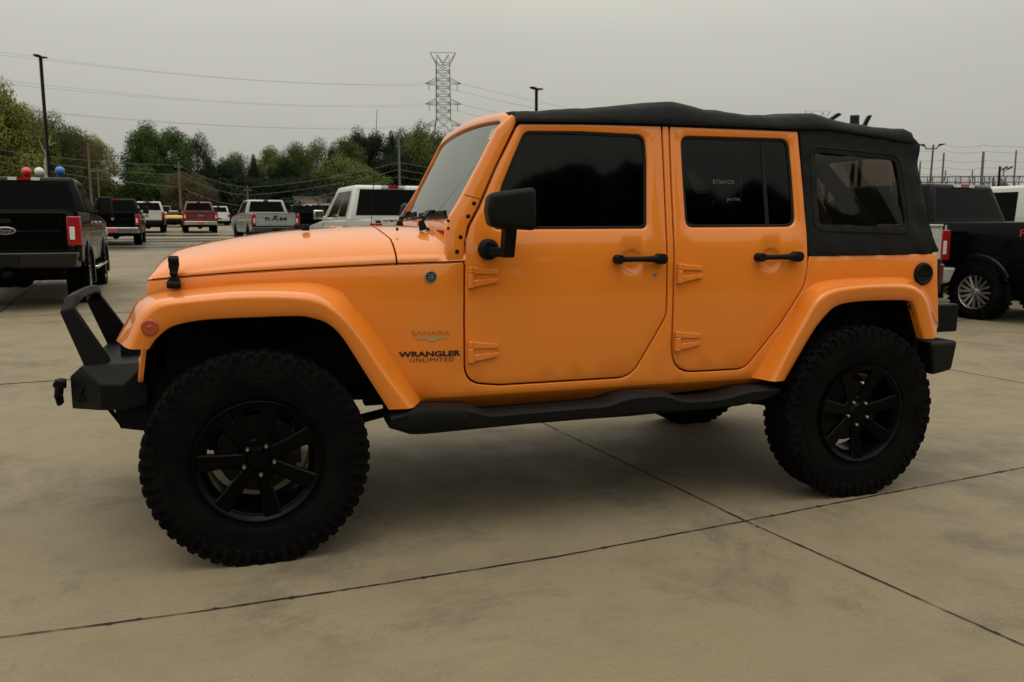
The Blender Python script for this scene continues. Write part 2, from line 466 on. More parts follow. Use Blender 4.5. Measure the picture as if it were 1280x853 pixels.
    wr = n.new('ShaderNodeMix'); l.new(wet, wr.inputs['Factor']); l.new(rr, wr.inputs['A']); wr.inputs['B'].default_value = .16
    l.new(wr.outputs[0], b.inputs['Roughness']); b.inputs['Specular IOR Level'].default_value = .3
    bp = n.new('ShaderNodeBump'); bp.inputs['Strength'].default_value = .35; bp.inputs['Distance'].default_value = .004
    l.new(math_('ADD', noise(60, 6, .75), math_('MULTIPLY', br, .35)), bp.inputs['Height']); l.new(bp.outputs[0], b.inputs['Normal'])
    me.materials.append(m)
    # joints
    jm = mat('joint_sealant', (.007, .006, .005), .85, noise=(30, .5))
    mb = MB()
    def joint(pts, w):
        P = resample(pts, max(8, int(sum((Vector(a)-Vector(b_)).length for a, b_ in zip(pts, pts[1:]))/.016))) if w < .018 else resample(pts, 90)
        o_ = len(mb.v); rnd = random.Random(len(mb.v))
        j1 = j2 = 0
        for i, p in enumerate(P):
            t = (P[min(i+1, len(P)-1)]-P[max(i-1, 0)]).normalized(); nn = Vector((-t.y, t.x, 0))
            j1 = .7*j1+rnd.uniform(-1, 1)*.3; j2 = .7*j2+rnd.uniform(-1, 1)*.3
            chip = (1.5 if rnd.random() < .025 else 0); a = p+nn*w*(.5+.75*j1+chip*rnd.random()); c = p-nn*w*(.5+.75*j2+chip*rnd.random())
            mb.v.append((a.x, a.y, terr(a.x, a.y)+.004)); mb.v.append((c.x, c.y, terr(c.x, c.y)+.004))
        for i in range(len(P)-1): mb.f.append((o_+2*i, o_+2*i+1, o_+2*i+3, o_+2*i+2)); mb.m.append(0)
    G = lambda u, v: PX_ground(u, v)
    A = [G(u, v_) for u, v_ in ((0, 798), (232, 768), (465, 733), (700, 696), (932, 652), (1100, 619), (1280, 585))]
    A = [A[0]+(A[0]-A[1])*4]+A+[A[-1]+(A[-1]-A[-2])*6]
    B = [G(u, v_) for u, v_ in ((682, 531), (932, 652), (1280, 808))]
    B = [B[0]+(B[0]-B[1])*18]+B+[B[-1]+(B[-1]-B[-2])*4]
    joint(A, .0075); joint(B, .0080)
    da = Vector((cos(R(6.5)), sin(R(6.5)), 0)); db = Vector((-da.y, da.x, 0)); p0 = G(932, 652)
    for k in (5.3, 10.6, 15.9, 21.2, 26.5):
        c = p0+db*k; joint([c-da*40, c+da*60], .03 if k > 6 else .02)
    for k in (-18, -13.5, -9, -4.5, 4.5, 9, 13.5, 18):
        c = p0+da*k; joint([c-db*8, c+db*45], .02)
    j = mb.build('pavement_joints', jm, None, smooth=0, weld=False, fixn=False); tag(j, kind='structure')
def PX_ground(u, v):
    p = on_axis(u, v, 2, 0.0); return Vector((p.x, p.y, 0))
ground()

# ================================================================== THE ORANGE VEHICLE
OR = empty('off_road_vehicle', (0, 0, 0))
tag(OR, 'orange four-door off-roader with black soft top and oversized black mud tyres', 'off-road vehicle')

def S(x, z):
    y = -.80
    if x < .82: y += (.82-x)*.155
    if z > 1.28: y += (z-1.28)*.17
    if z < .625: y += (.625-z)*1.1
    if .625 < z < 1.28: y -= .012*(1-((z-.95)/.33)**2)
    return y
def s3(u, v, dy=0.):
    y = -.8+dy
    for _ in range(8):
        p = PY(u, v, y); y = S(p.x, p.z)+dy
    return PY(u, v, y)
def sxz(u, v, *r): p = s3(u, v); return (p.x, p.z, *r)
def SM(dy=0.):
    return lambda a, b, d: (a, S(a, b)+dy+d, b)

# ---- wheels
def wheel_parts(root):
    ro, w = .453, .158
    # tyre carcass
    prof = [(.242, -.115), (.250, -.128), (.262, -.134), (.29, -.150), (.33, -.158), (.37, -.159), (.405, -.154), (.424, -.146), (.445, -.130), (.4475, -.06), (.4475, .06),
            (.445, .130), (.424, .146), (.405, .154), (.37, .159), (.33, .158), (.29, .150), (.262, .134), (.250, .128), (.242, .115)]
    t = MB(); t.lathe(prof, 120)
    rnd = random.Random(3)
    def blk(a0, a1, y0, y1, r0, r1, skew=0., ch=.006):
        # block between angles, bent round the tyre
        k = 3; vs = []
        for j in range(k+1):
            a = a0+(a1-a0)*j/k
            for (yy, rr, ins) in ((y0, r0, 0), (y0, r1-ch, 0), (y0+ch*(1 if y1 > y0 else -1), r1, 1), (y1-ch*(1 if y1 > y0 else -1), r1, 1), (y1, r1-ch, 0), (y1, r0, 0)):
                aa = a
                if ins and j == 0: aa += ch/.45*.8
                if ins and j == k: aa -= ch/.45*.8
                aa += skew*(yy)
                vs.append((rr*cos(aa), yy, rr*sin(aa)))
        fs = []
        for j in range(k):
            for i in range(6):
                i2 = (i+1) % 6; fs.append((j*6+i, j*6+i2, (j+1)*6+i2, (j+1)*6+i))
        fs.append(tuple(range(6))); fs.append(tuple(reversed(range(k*6, k*6+6))))
        t.add(vs, fs)
    N = 54; da = 2*pi/N
    for i in range(N):
        a = i*da
        for sd in (-1, 1):
            off = 0 if sd < 0 else da*.5
            long_ = (i % 2 == 0)
            # shoulder lug on the tread
            blk(a+off+.012, a+off+da*.78, sd*.090, sd*(.152 if long_ else .144), .425, ro, skew=.25*sd)
            blk(a+off+da*.2, a+off+da*.85, sd*.030, sd*.084, .43, ro-.001, skew=-.9*sd)
            # side biters, stepping down the sidewall
            w_ = .62 if long_ else .5
            q = []
            for aa in (a+off+.012, a+off+da*w_):
                q.append([(r_*cos(aa), sd*y_, r_*sin(aa)) for r_, y_ in ((.442, .146), (.436, .157), (.408, .1625), (.378 if long_ else .392, .1625), (.372 if long_ else .386, .157), (.41, .150))])
            t.add(q[0]+q[1], [tuple(range(6)), tuple(reversed(range(6, 12)))]+[(k, (k+1) % 6, (k+1) % 6+6, k+6) for k in range(6)])
        blk(a+da*.05, a+da*.6, -.026, .026, .43, ro, skew=(1.3 if i % 2 else -1.3))
    # thin ribs round the sidewall
    for r_, y_ in ((.352, .1615), (.275, .1455)):
        for sd in (-1, 1):
            t.lathe([(r_-.003, sd*(y_-.004)), (r_-.002, sd*y_), (r_+.002, sd*y_), (r_+.003, sd*(y_-.004))], 90)
    # raised lettering on the sidewall
    for txt, ac, sp_ in (('BAJA', pi*.60, .17), ('ATZ P3', -pi*.5, .12), ('LT315/70R17', pi*.12, .05)):
        hh = .034 if len(txt) < 8 else .016; wl_ = hh*.85
        n_ = len(txt)
        for i, ch in enumerate(txt):
            if ch == ' ': continue
            vs, fs = text_pts(ch, 1, .02)
            xs = [v[0] for v in vs]; ys = [v[1] for v in vs]; cx = (min(xs)+max(xs))/2; cy = (min(ys)+max(ys))/2
            ky = hh/max(.4, (max(ys)-min(ys))); kx = ky
            top = ac > 0
            ang = ac-(i-(n_-1)/2)*wl_*1.15/.315 if top else ac+(i-(n_-1)/2)*wl_*1.15/.315
            out = []
            for v in vs:
                lx, ly = (v[0]-cx)*kx, (v[1]-cy)*ky
                r_ = .315+(ly if top else -ly); a_ = ang-(lx/.315 if top else -lx/.315)
                yy = -.1545-.006*(1-abs(r_-.34)/.06)-.002
                out.append((r_*cos(a_), yy, r_*sin(a_)))
            t.add(out, fs)
    # flatten the contact patch
    zc = .4365
    t.v = [(x, y*(1+.02*max(0, (-z-.38))/.06), -zc+max(0, .0) if z < -zc else z) for x, y, z in t.v]
    t.v = [(x, y*.885+.0, z) for x, y, z in t.v]; t.build('tyre', RUB, root, smooth=35, weld=False, fixn=False)
    # rim: barrel, lip, seven spokes, cap
    m = MB()
    m.lathe([(.243, -.118), (.252, -.124), (.255, -.132), (.249, -.134), (.243, -.126), (.232, -.118), (.224, -.09), (.219, -.02), (.219, .11), (.232, .118), (.250, .128), (.250, .134), (.226, .126), (.212, .11), (.208, .0), (.214, -.08), (.224, -.108)], 72)
    m.lathe([(.219, -.075), (.223, -.082), (.205, -.085), (.203, -.078)], 72)
    A0 = R(76)
    def sp_poly(ang):
        ca, sa = cos(ang), sin(ang)
        def P(r_, t_, y_): return (r_*ca-t_*sa, y_, r_*sa+t_*ca)
        secs = [(.045, .030, -.088, .03), (.075, .027, -.092, .03), (.11, .028, -.098, .028), (.16, .031, -.108, .026), (.205, .035, -.117, .026), (.238, .038, -.124, .022)]
        vs = []
        for r_, hw, y_, th in secs:
            vs += [P(r_, -hw, y_+th), P(r_, -hw, y_+.005), P(r_, -hw+.006, y_), P(r_, hw-.006, y_), P(r_, hw, y_+.005), P(r_, hw, y_+th)]
        fs = []
        for j in range(len(secs)-1):
            for i in range(6): fs.append((j*6+i, j*6+(i+1) % 6, (j+1)*6+(i+1) % 6, (j+1)*6+i))
        fs.append(tuple(range(6))); fs.append(tuple(range((len(secs)-1)*6, len(secs)*6)))
        m.add(vs, fs)
    for k in range(7): sp_poly(A0+2*pi*k/7)
    m.lathe([(.0, -.060), (.088, -.060), (.088, -.082), (.080, -.090), (.052, -.0885), (.046, -.096), (.040, -.104), (.0, -.106)], 42, close=False)
    m.build('rim', BLKRM, root, smooth=35, weld=False)
    for k in range(5):
        a = R(60)+2*pi*k/5; q = MB(); c = (.0635*cos(a), 0, .0635*sin(a))
        q.lathe([(0, -.113), (.006, -.112), (.0095, -.107), (.010, -.088), (0, -.086)], 6, c=c, close=False); q.build('lug_nut', STEEL, root, smooth=30)
    d = MB(); d.lathe([(.06, .02), (.165, .02), (.165, .045), (.06, .045)], 48); d.lathe([(0, -.04), (.07, -.04), (.075, .09), (0, .09)], 24, close=False)
    d.box((.08, -.01, -.05), (.175, .06, .07))
    d.build('brake_disc', mat('brake_iron', (.022, .020, .018), .5, .6, noise=(20, .3)), root, smooth=35)
def add_wheel(x, y, rot=0., flip=False, first=None):
    e = empty('wheel', (x, y, .4365), 0, OR)
    if first is None: wheel_parts(e)
    else:
        for ch in first.children:
            c = ch.copy(); COL.objects.link(c); c.parent = e
            if c.name.split('.')[0] != 'tyre': c.rotation_euler = (0, rot, 0)
    if flip: e.rotation_euler = (0, 0, pi)
    return e
w1 = add_wheel(0.006, -.817)
w2 = add_wheel(2.955, -.838, R(12), first=w1); w2.scale = (.97, .80, .99)
w3 = add_wheel(0.006, .817, R(20), True, w1)
w4 = add_wheel(2.955, .838, R(33), True, w1); w4.scale = (.97, .80, .99)

# ---- tub: whole side skin as one panel per side
def flare_lists():
    C = [(186, 437), (194, 425), (202, 417.5), (213, 409.5), (234, 403.4), (266, 399.4), (319, 397), (372, 395.5), (391, 398), (409.7, 404.8), (425.6, 419), (440, 440), (452.5, 460), (486, 512.5)]
    B = [(160, 437), (167, 415), (176, 395), (190, 381), (213, 374.5), (280, 367.6), (330, 366.3), (372, 368.5), (399, 374), (420, 387.5), (437, 404), (455, 428), (482, 468), (516, 511)]
    A = [(145, 426), (157, 403), (165, 388), (173, 375), (200, 366.5), (229, 362), (293, 356), (359, 353.3), (386, 353.5), (407, 357), (425.6, 364), (439, 376), (476, 422), (527, 500)]
    C3 = [PY(u, v, -.925) for u, v in C]; B3 = [PY(u, v, -.945) for u, v in B]
    A3 = []
    for i, (u, v) in enumerate(A):
        if i < 3: A3.append(PY(u, v, -.72))
        elif i == 3: A3.append(PY(u, v, -.70))
        elif i == 4: A3.append(PY(u, v, -.69))
        else: A3.append(s3(u, v))
    return A3, B3, C3
FA, FB, FC = flare_lists()
rC = [(981, 476), (1000, 443), (1018, 413), (1033, 394), (1044, 384), (1061, 378.7), (1094, 376), (1134, 376), (1143, 382), (1149, 402.8), (1154.6, 423.6)]
rB = [(967.5, 477.5), (985, 441), (1007, 401), (1022, 376), (1040, 364), (1066, 358.5), (1100, 356), (1136, 357), (1153, 366), (1162, 384), (1170, 423.6)]
rA = [(939, 472.5), (965, 432), (985, 400), (1000, 371), (1014, 356.7), (1033, 351), (1066, 348), (1120, 346.4), (1142.5, 351), (1160, 366), (1172, 400)]
RCC = [PY(u, v, -.925) for u, v in rC]; RBB = [PY(u, v, -.945) for u, v in rB]; RAA = [s3(u, v) for u, v in rA]

def flare(name, A, B, C, mirror):
    A = resample(cr(A, 5), 70); B = resample(cr(B, 5), 70); C = resample(cr(C, 5), 70)
    m = MB(); rows = []
    for a, b, c in zip(A, B, C):
        a0 = a+Vector((0, .03, 0))
        ra = b.lerp(a, .30) if (b-a).length > .01 else a
        rb = b.lerp(c, .28)
        pts = [a0, a, a.lerp(ra, .5)+Vector((0, 0, .001))]
        for k in range(6):
            t_ = k/5; pts.append(ra*(1-t_)**2+b*2*t_*(1-t_)+rb*t_*t_)
        pts += [rb.lerp(c, .5), c.lerp(rb, .06), c+Vector((0, .004, 0)), c+Vector((0, .02, 0)), c+Vector((0, .05, 0))]
        rows.append(pts)
    k = len(rows[0])
    for r_ in rows: m.v += [tuple(p) for p in r_]
    for i in range(len(rows)-1):
        for j in range(k-1): m.f.append((i*k+j, i*k+j+1, (i+1)*k+j+1, (i+1)*k+j)); m.m.append(0)
    for e in (0, len(rows)-1):
        # end cap
        m.f.append(tuple(e*k+j for j in (range(k)))); m.m.append(0)
    return m.build(name, ORANGE, OR, smooth=50, mirror=mirror, weld=True)
for mir in (False, True):
    ff = flare('fender_flare', FA, FB, FC, mir); fr = flare('fender_flare', RAA, RBB, RCC, mir)
    # side marker on the front flare
    p = PY(186.8, 410, -.944); mk = MB(); mk.lathe([(0, .002), (.008, .002), (.010, .0035), (.026, .002), (.0305, .0035), (.033, .006), (.033, .02), (0, .02)], 28, c=p, close=False)
    mk.build('side_marker', mat('marker_lens', (.34, .055, .012), .25, 0, .3), ff, mirror=mir)
    # inner wheel liners
    for CC in (FC, RCC):
        m = MB(); P = resample(cr(CC, 4), 30); o_ = len(m.v)
        for p in P:
            for dy in (.03, .16, .5): m.v.append((p.x, p.y+dy, p.z+(.015 if dy > .1 else 0)))
        for i in range(len(P)-1):
            for j in range(2): m.f.append((3*i+j, 3*i+j+1, 3*i+j+4, 3*i+j+3)); m.m.append(0)
        m.build('wheel_liner', DARK, OR, mirror=mir, fixn=False)

hoodline = [(185.5, 352), (226, 348.2), (293, 343), (359, 339), (425.6, 335.3), (496, 332), (556, 329.8), (581, 328.6)]
fd_out = [sxz(*t) for t in [(583.8, 300), (588.5, 283), (601, 259), (622, 209), (649.5, 153.6), (735, 153.7), (826.3, 156), (829.5, 225), (832.2, 290), (833, 362)]]
_fd = [sxz(832, 395, .12), sxz(787.5, 470.8, .12), sxz(625, 480.5, .02), sxz(582.2, 478, .13), sxz(581.6, 400), sxz(582, 327)]
front_door_poly = rp([(*p[:2], 0) for p in fd_out[:4]]+[(*fd_out[4][:2], .012), (*fd_out[5][:2], 0), (*fd_out[6][:2], .01)]+[(*p[:2], 0) for p in fd_out[7:]]+_fd)
rear_door_poly = rp([sxz(837.6, 156.5, .01), sxz(840, 225, 0), sxz(843.5, 300, 0), sxz(842, 400, 0), sxz(840.2, 465.3, .12), sxz(930, 460.5, .10), sxz(975, 404.5, .06), sxz(1004, 359, .25), sxz(1009.2, 335, 0), sxz(1008.6, 290, 0), sxz(1003, 226, 0), sxz(997.3, 164.5, .01)])
def orient(p): return p if area2(p) > 0 else p[::-1]
front_door_poly = orient(front_door_poly); rear_door_poly = orient(rear_door_poly)
fd_open = offs(front_door_poly, -.0082); rd_open = offs(rear_door_poly, -.0082)
# tub outline, clockwise from the nose along the hood line and around the rear
def near_idx(poly, q): return min(range(len(poly)), key=lambda i: (poly[i][0]-q[0])**2+(poly[i][1]-q[1])**2)
def walk(poly, a, b, step):
    n = len(poly); i = near_idx(poly, a); j = near_idx(poly, b); out = [poly[i]]
    while i != j: i = (i+step) % n; out.append(poly[i])
    return out
tub = [sxz(*t)[:2] for t in hoodline]
topz = sxz(735, 153.7)[1]
a = tub[-1]
# down the front door gap, under it and up to the roof rail (counter-clockwise on the door polygon)
tub += walk(fd_open, (a[0], a[1]), sxz(826, 156), +1)
tub += walk(rd_open, sxz(837.6, 156.5), sxz(1009.2, 318), +1)
tub = tub[:-1]+[sxz(1012.0, 320.5)[:2]]
tub += [sxz(1090, 319)[:2], sxz(1172, 317.5)[:2]]
tub += [(sxz(1172, 317.5)[0]+.006, 1.1), (PY(1171, 410, -.80).x, PY(1171, 410, -.80).z)]
tub += [(p.x, p.z) for p in reversed([q+Vector((.055*min(1, max(0, (q.x-3.15)/.1)), 0, .015)) for q in RCC[:-1]])]
tub += [(p.x, p.z) for p in (s3(945, 481), s3(770, 499), s3(600, 513), s3(533, 511))]
tub += [(p.x, p.z) for p in reversed([q+Vector((-.03*min(1, max(0, (-.1-q.x)/.1)), 0, .015)) for q in FC])]
tub += [(PY(180, 420, -.66).x, PY(180, 420, -.66).z), (s3(182, 372).x, s3(182, 372).z)]
# remove near duplicates
tt = [tub[0]]
for q in tub[1:]:
    if (q[0]-tt[-1][0])**2+(q[1]-tt[-1][1])**2 > 1e-6: tt.append(q)
tub = tt
BODY = None
for mir in (False, True):
    b_ = panel('body_side', tub, SM(), thick=.03, r=.0045, material=ORANGE, parent=OR, res=.08, mirror=mir, extra=[(.74+k*.045, z_) for k in range(38) for z_ in (.628, .622, .602)])
    if not mir: BODY = b_
# dark jambs behind the door gaps
for mir in (False, True):
    m = MB()
    jp = [(.70, .60), (2.6, .60), (2.74, .9), (2.74, 1.23), (2.62, 1.85), (2.56, 1.85), (2.62, 1.24), (1.98, 1.27), (1.955, 1.85), (1.855, 1.85), (1.83, 1.27), (.95, 1.21), (.86, 1.19)]
    jb = panel('door_jamb', jp, SM(.028), thick=.02, r=.002, material=DARK, parent=OR, res=.1, mirror=mir, back=True)

# ---- doors
def recess(c, r_=.062, dep=.013):
    def f(a, b, d):
        q = sqrt((a-c[0])**2+(b-c[1])**2)/r_
        k = 0 if q > 1 else dep*(1-q**4)
        return (a, S(a, b)+d+k, b)
    return f
def hinge(parent0, bx0, bx1, v0, v1, lx1, mirror):
    """strap hinge: barrel plus tapered leaf with a sunk middle"""
    m = MB()
    A = s3(bx0, v0); Bt = s3(bx1, v1)
    cx, cz0, cz1 = (A.x+Bt.x)/2, Bt.z, A.z; rr = abs(Bt.x-A.x)/2+.003
    y = S(cx, cz0)-.012
    m.cyl((cx, y, cz0), (cx, y, cz1-.03), rr+.001, 14); m.cyl((cx, y, cz1-.028), (cx, y, cz1), rr-.001, 14)
    x1 = s3(lx1, (v0+v1)/2).x
    h0 = cz1-cz0
    def f(a, b, d): return (a, S(a, b)-.013+d, b)
    def bar_(za0, za1, zb0, zb1, top):
        m.prism([(cx+rr*.5, za0), (x1, zb0), (x1, zb1), (cx+rr*.5, za1)], lambda a, b, d: (a, S(a, b)-top+d, b), 0, .03)
    bar_(cz0+.002, cz0+h0*.36, cz0+h0*.25, cz0+h0*.45, .015)
    bar_(cz0+h0*.66, cz1-.002, cz0+h0*.62, cz0+h0*.84, .015)
    bar_(cz0+h0*.34, cz0+h0*.68, cz0+h0*.44, cz0+h0*.64, .007)
    o = m.build('hinge', ORANGE, parent0, bevel=.003, seg=2, mirror=mirror)
    for t_ in (.42, .82): 
        q = MB(); px = cx+(x1-cx)*t_; q.cyl((px, S(px, cz0+h0*.5)-.011, cz0+h0*.52), (px, S(px, cz0)-.005, cz0+h0*.52), .005, 10); q.build('screw', DARKORANGE, o, mirror=mirror)
def handle(parent, u0, v0, u1, v1, mirror):
    a, b = s3(u0, v0), s3(u1, v1)
    m = MB()
    def P(t_, dz=0, dy=0): x = a.x+(b.x-a.x)*t_; z = a.z+(b.z-a.z)*t_+dz; return (x, S(x, z)-dy, z)
    # bar
    secs = [(.04, .016), (.2, .013), (.5, .0125), (.72, .0155), (.84, .021), (.93, .022)]
    m.tube([P(t_, 0, .033) for t_, _ in secs], [s_ for _, s_ in secs], 14)
    m.cyl(P(.06, 0, -.004), P(.06, 0, .05), .0215, 18); m.cyl(P(.90, 0, -.004), P(.90, 0, .053), .0255, 20); m.cyl(P(.90, 0, .05), P(.90, 0, .058), .0135, 16)
    m.build('handle', BLKPL, parent, bevel=.003, mirror=mirror)
def window_bits(parent, hole, mirror, name='window_glass', inset=.015):
    panel('window_seal', offs(hole, -.002), SM(.010), [offs(hole, .013)], thick=.012, r=.003, rh=.003, material=SEAL, parent=parent, res=.2, mirror=mirror)
    panel(name, offs(hole, .008), SM(.017), [], thick=.004, r=.0005, material=GTINT, parent=parent, res=.6, mirror=mirror, smooth=0)
fwin = orient(rp([sxz(613, 287, .035), sxz(628, 231, .2), sxz(641, 199, .2), sxz(656, 164.2, .05), sxz(725, 164.6, 0), sxz(806.4, 168.8, .045), sxz(808.9, 200, 0), sxz(808.9, 286, .03)], n=7))
rwin = orient(rp([sxz(851.5, 170, .045), sxz(854.5, 228, 0), sxz(858.2, 284.6, .04), sxz(995, 283.6, .055), sxz(991.5, 228, 0), sxz(986.5, 173.8, .05)], n=7))
lock_c = s3(818.7, 343.3)
for mir in (False, True):
    rc = s3(790, 327); rc2 = s3(964, 325)
    def circ(c): return [(c.x+q*.062*cos(k*pi/10), c.z+q*.062*sin(k*pi/10)) for q in (.25, .5, .75, .9, 1.02) for k in range(20)]
    FD = panel('front_door', front_door_poly, recess((rc.x, rc.z)), [fwin], thick=.035, r=.0045, rh=.011, material=ORANGE, parent=OR, res=.07, extra=circ(rc), mirror=mir, back=True)
    RD = panel('rear_door', rear_door_poly, recess((rc2.x, rc2.z)), [rwin], thick=.035, r=.0045, rh=.011, material=ORANGE, parent=OR, res=.07, extra=circ(rc2), mirror=mir, back=True)
    window_bits(FD, fwin, mir); window_bits(RD, rwin, mir)
    # divider bar of the rear door window
    m = MB(); a_, b_, c_, d_ = s3(952, 172), s3(956.5, 172), s3(963.5, 284), s3(959, 284)
    m.prism([(p.x, p.z) for p in (a_, b_, c_, d_)], SM(.0135), 0, .012); m.build('window_divider', SEAL, RD, mirror=mir)
    handle(FD, 767, 324.3, 829, 323.5, mir); handle(RD, 943.5, 321.8, 997.5, 320.6, mir)
    hinge(FD, 584.9, 590.8, 333.7, 360, 622, mir); hinge(FD, 584.9, 590.8, 427, 453.3, 622, mir)
    hinge(RD, 845.5, 850.5, 329.5, 354, 876.5, mir); hinge(RD, 843, 848, 414.5, 438.5, 874, mir)
    lk = MB(); lk.lathe([(0, -.004), (.008, -.004), (.0105, -.001), (.0105, .01), (0, .01)], 18, c=lock_c, close=False); lk.box((lock_c.x-.0012, lock_c.y-.005, lock_c.z-.006), (lock_c.x+.0012, lock_c.y-.0035, lock_c.z+.006)); lk.build('key_lock', STEEL, FD, mirror=mir)
    # mirror
    m = MB()
    c = PY(610.8, 312, S(1.0, 1.28)-.02)
    m.lathe([(0, -.03), (.036, -.026), (.0465, -.012), (.047, .02), (0, .02)], 28, c=c, close=False)
    st = PY(626, 316, -.90)
    m.hexa([(c.x-.01, c.y-.03, c.z-.03), (st.x+.045, -.955, st.z-.022), (st.x+.045, -.90, st.z-.022), (c.x, c.y, c.z-.03)],
           [(c.x-.01, c.y-.03, c.z+.012), (st.x+.045, -.955, st.z+.018), (st.x+.045, -.90, st.z+.018), (c.x, c.y, c.z+.012)])
    m.hexa([(st.x-.008, -.965, st.z-.02), (st.x+.044, -.965, st.z-.02), (st.x+.044, -.905, st.z-.02), (st.x-.008, -.905, st.z-.02)],
           [(st.x-.006, -1.0, st.z+.11), (st.x+.046, -1.0, st.z+.11), (st.x+.046, -.925, st.z+.11), (st.x-.006, -.925, st.z+.11)])
    arm = m.build('mirror_arm', BLKPL, FD, bevel=.007, seg=3, mirror=mir)
    # housing: a rounded loft
    y1, y0 = -1.10, -.925
    q00 = PY(608, 238, y1); q10 = PY(675, 233.5, y1); q11 = PY(675.5, 289, y1); q01 = PY(607, 287, y1); 
    dx = -.0
    fr_ = [(q01.x+.025, y1+.02, q01.z+.012), (q11.x-.012, y1, q11.z), (q11.x-.02, y0, q11.z+.002), (q01.x+.05, y0, q01.z+.01)]
    tp = [(q00.x+.02, y1+.02, q00.z-.008), (q10.x-.012, y1, q10.z), (q10.x-.02, y0, q10.z-.002), (q00.x+.045, y0, q00.z-.01)]
    mid = [( (a[0]+b[0])/2+(-.012 if i in (0, 3) else .0), (a[1]+b[1])/2-(.006 if i < 2 else 0), (a[2]+b[2])/2) for i, (a, b) in enumerate(zip(fr_, tp))]
    m = MB(); m.add(fr_+mid+tp, [(0, 3, 2, 1), (8, 9, 10, 11)]+[(k, (k+1) % 4, (k+1) % 4+4, k+4) for k in range(4)]+[(k+4, (k+1) % 4+4, (k+1) % 4+8, k+8) for k in range(4)])
    hs_ = m.build('mirror_housing', BLKPL, FD, bevel=.022, seg=4, mirror=mir)
    mg = MB(); mg.add([(fr_[1][0]+.003, y1+.012, fr_[1][2]+.014), (fr_[1][0]-.003, y0-.01, fr_[1][2]+.014), (tp[1][0]-.003, y0-.01, tp[1][2]-.014), (tp[1][0]+.003, y1+.012, tp[1][2]-.014)], [(0, 1, 2, 3)])
    mg.build('mirror_glass', mat('mirror_silver', (.6, .62, .62), .03, 1), FD, mirror=mir)
# markings on the rear window (paint pen on glass)
RDn = [o for o in OR.children if o.name == 'rear_door'][0]
for txt, (u, v), wpx, hpx in (('BTSAVOR', (907, 227.5), 29, 5), ('J4177A', (919, 250), 18, 5)):
    c = s3(u, v); k = (c-Vector((CX, CY, CZ))).dot(_f)/F0
    lettering('window_marking', txt, lambda a, b, d, c=c: (c.x+a, S(c.x+a, c.z+b)+.0165, c.z+b), wpx*k*1.05, hpx*k, mat('window_chalk', (.14, .14, .135), .9), RDn, bold=-.012)

# ---- sill seams, badge, decals
for (ua, va, ub, vb) in ((633, 481.5, 630.5, 500), (758.5, 474, 756, 488.5), (884, 465.5, 881, 479)):
    A_, B_ = s3(ua, va), s3(ub, vb)
    m = MB(); m.prism([(A_.x-.0012, A_.z), (A_.x+.0012, A_.z), (B_.x+.0012, B_.z), (B_.x-.0012, B_.z)], SM(-.0008), 0, .004); m.build('sill_seam', DARK, BODY)
def side_f(u, v, out=.003, rise=0.):
    c = s3(u, v)
    return (lambda a, b, d: (c.x+a, S(c.x+a, c.z+b+a*rise)-out+d, c.z+b+a*rise)), (c-Vector((CX, CY, CZ))).dot(_f)/F0/cos(YAW)
f_, k_ = side_f(537.5, 442.5); lettering('name_decal', 'WRANGLER', f_, 74*k_, 6.8*k_, DECALK, BODY, bold=.042, shear=0)
f_, k_ = side_f(540, 450); lettering('name_decal', 'UNLIMITED', f_, 52*k_, 4.6*k_, DECALK, BODY, bold=0, spacing=1.12, shear=0)
f_, k_ = side_f(538.5, 416); lettering('trim_decal', 'SAHARA', f_, 46*k_, 5.5*k_, mat('faded_decal', (.36, .15, .045), .4), BODY, bold=.01)
f_, k_ = side_f(539, 423.5)
m = MB()
def sil(x):
    # ridge line of dunes
    return 3.2*math.exp(-((x+12)/7.)**2)+4.2*math.exp(-((x-2)/5)**2)*0+2.8*math.exp(-((x-14)/6)**2)
top_, bot_ = [], []
for i in range(41):
    x = -23+46*i/40
    t_ = 1.2+1.6*math.exp(-((x+13)/6.)**2)+1.8*math.exp(-((x-14)/6)**2)+.4*math.exp(-(x/4)**2)
    b_ = .6-3.8*math.exp(-((x-1)/6.5)**2)-.8*math.exp(-((x+14)/5)**2)
    k2 = 1-abs(x/23)**3
    top_.append((x*k_, (t_*k2)*k_)); bot_.append((x*k_, (b_*k2-.15)*k_))
m.v = [f_(a, b, 0) for a, b in top_]+[f_(a, b, 0) for a, b in bot_]
for i in range(40): m.f.append((i, i+1, 41+i+1, 41+i)); m.m.append(0)
m.build('dune_decal', DECALG, BODY, smooth=0)
c = s3(538.4, 346.6)
bd = MB(); bd.lathe([(0, -.004), (.0225, -.005), (.027, -.0045), (.029, -.001), (.029, .004), (0, .004)], 36, c=c, close=False); bdo = bd.build('round_badge', SILV, BODY)
bi = MB(); bi.lathe([(0, -.0056), (.0225, -.0056), (.0228, -.004), (0, -.004)], 36, c=c, close=False); bi.build('badge_face', mat('badge_blue_black', (.012, .016, .024), .3), BODY)
bm_ = MB(); bm_.add([(c.x-.016, c.y-.0065, c.z-.004), (c.x-.006, c.y-.0065, c.z+.004), (c.x, c.y-.0065, c.z+.001), (c.x+.007, c.y-.0065, c.z+.005), (c.x+.017, c.y-.0065, c.z-.004)], [(0, 1, 2, 3, 4)])
bm_.build('badge_mountain', SILV, BODY, smooth=0)
lettering('badge_text', 'TRAIL', lambda a, b, d: (c.x+a, c.y-.0065, c.z+.011+b), .026, .0075, SILV, BODY, bold=.02)
lettering('badge_text', 'RATED', lambda a, b, d: (c.x+a, c.y-.0065, c.z-.012+b), .026, .006, SILV, BODY, bold=.02)

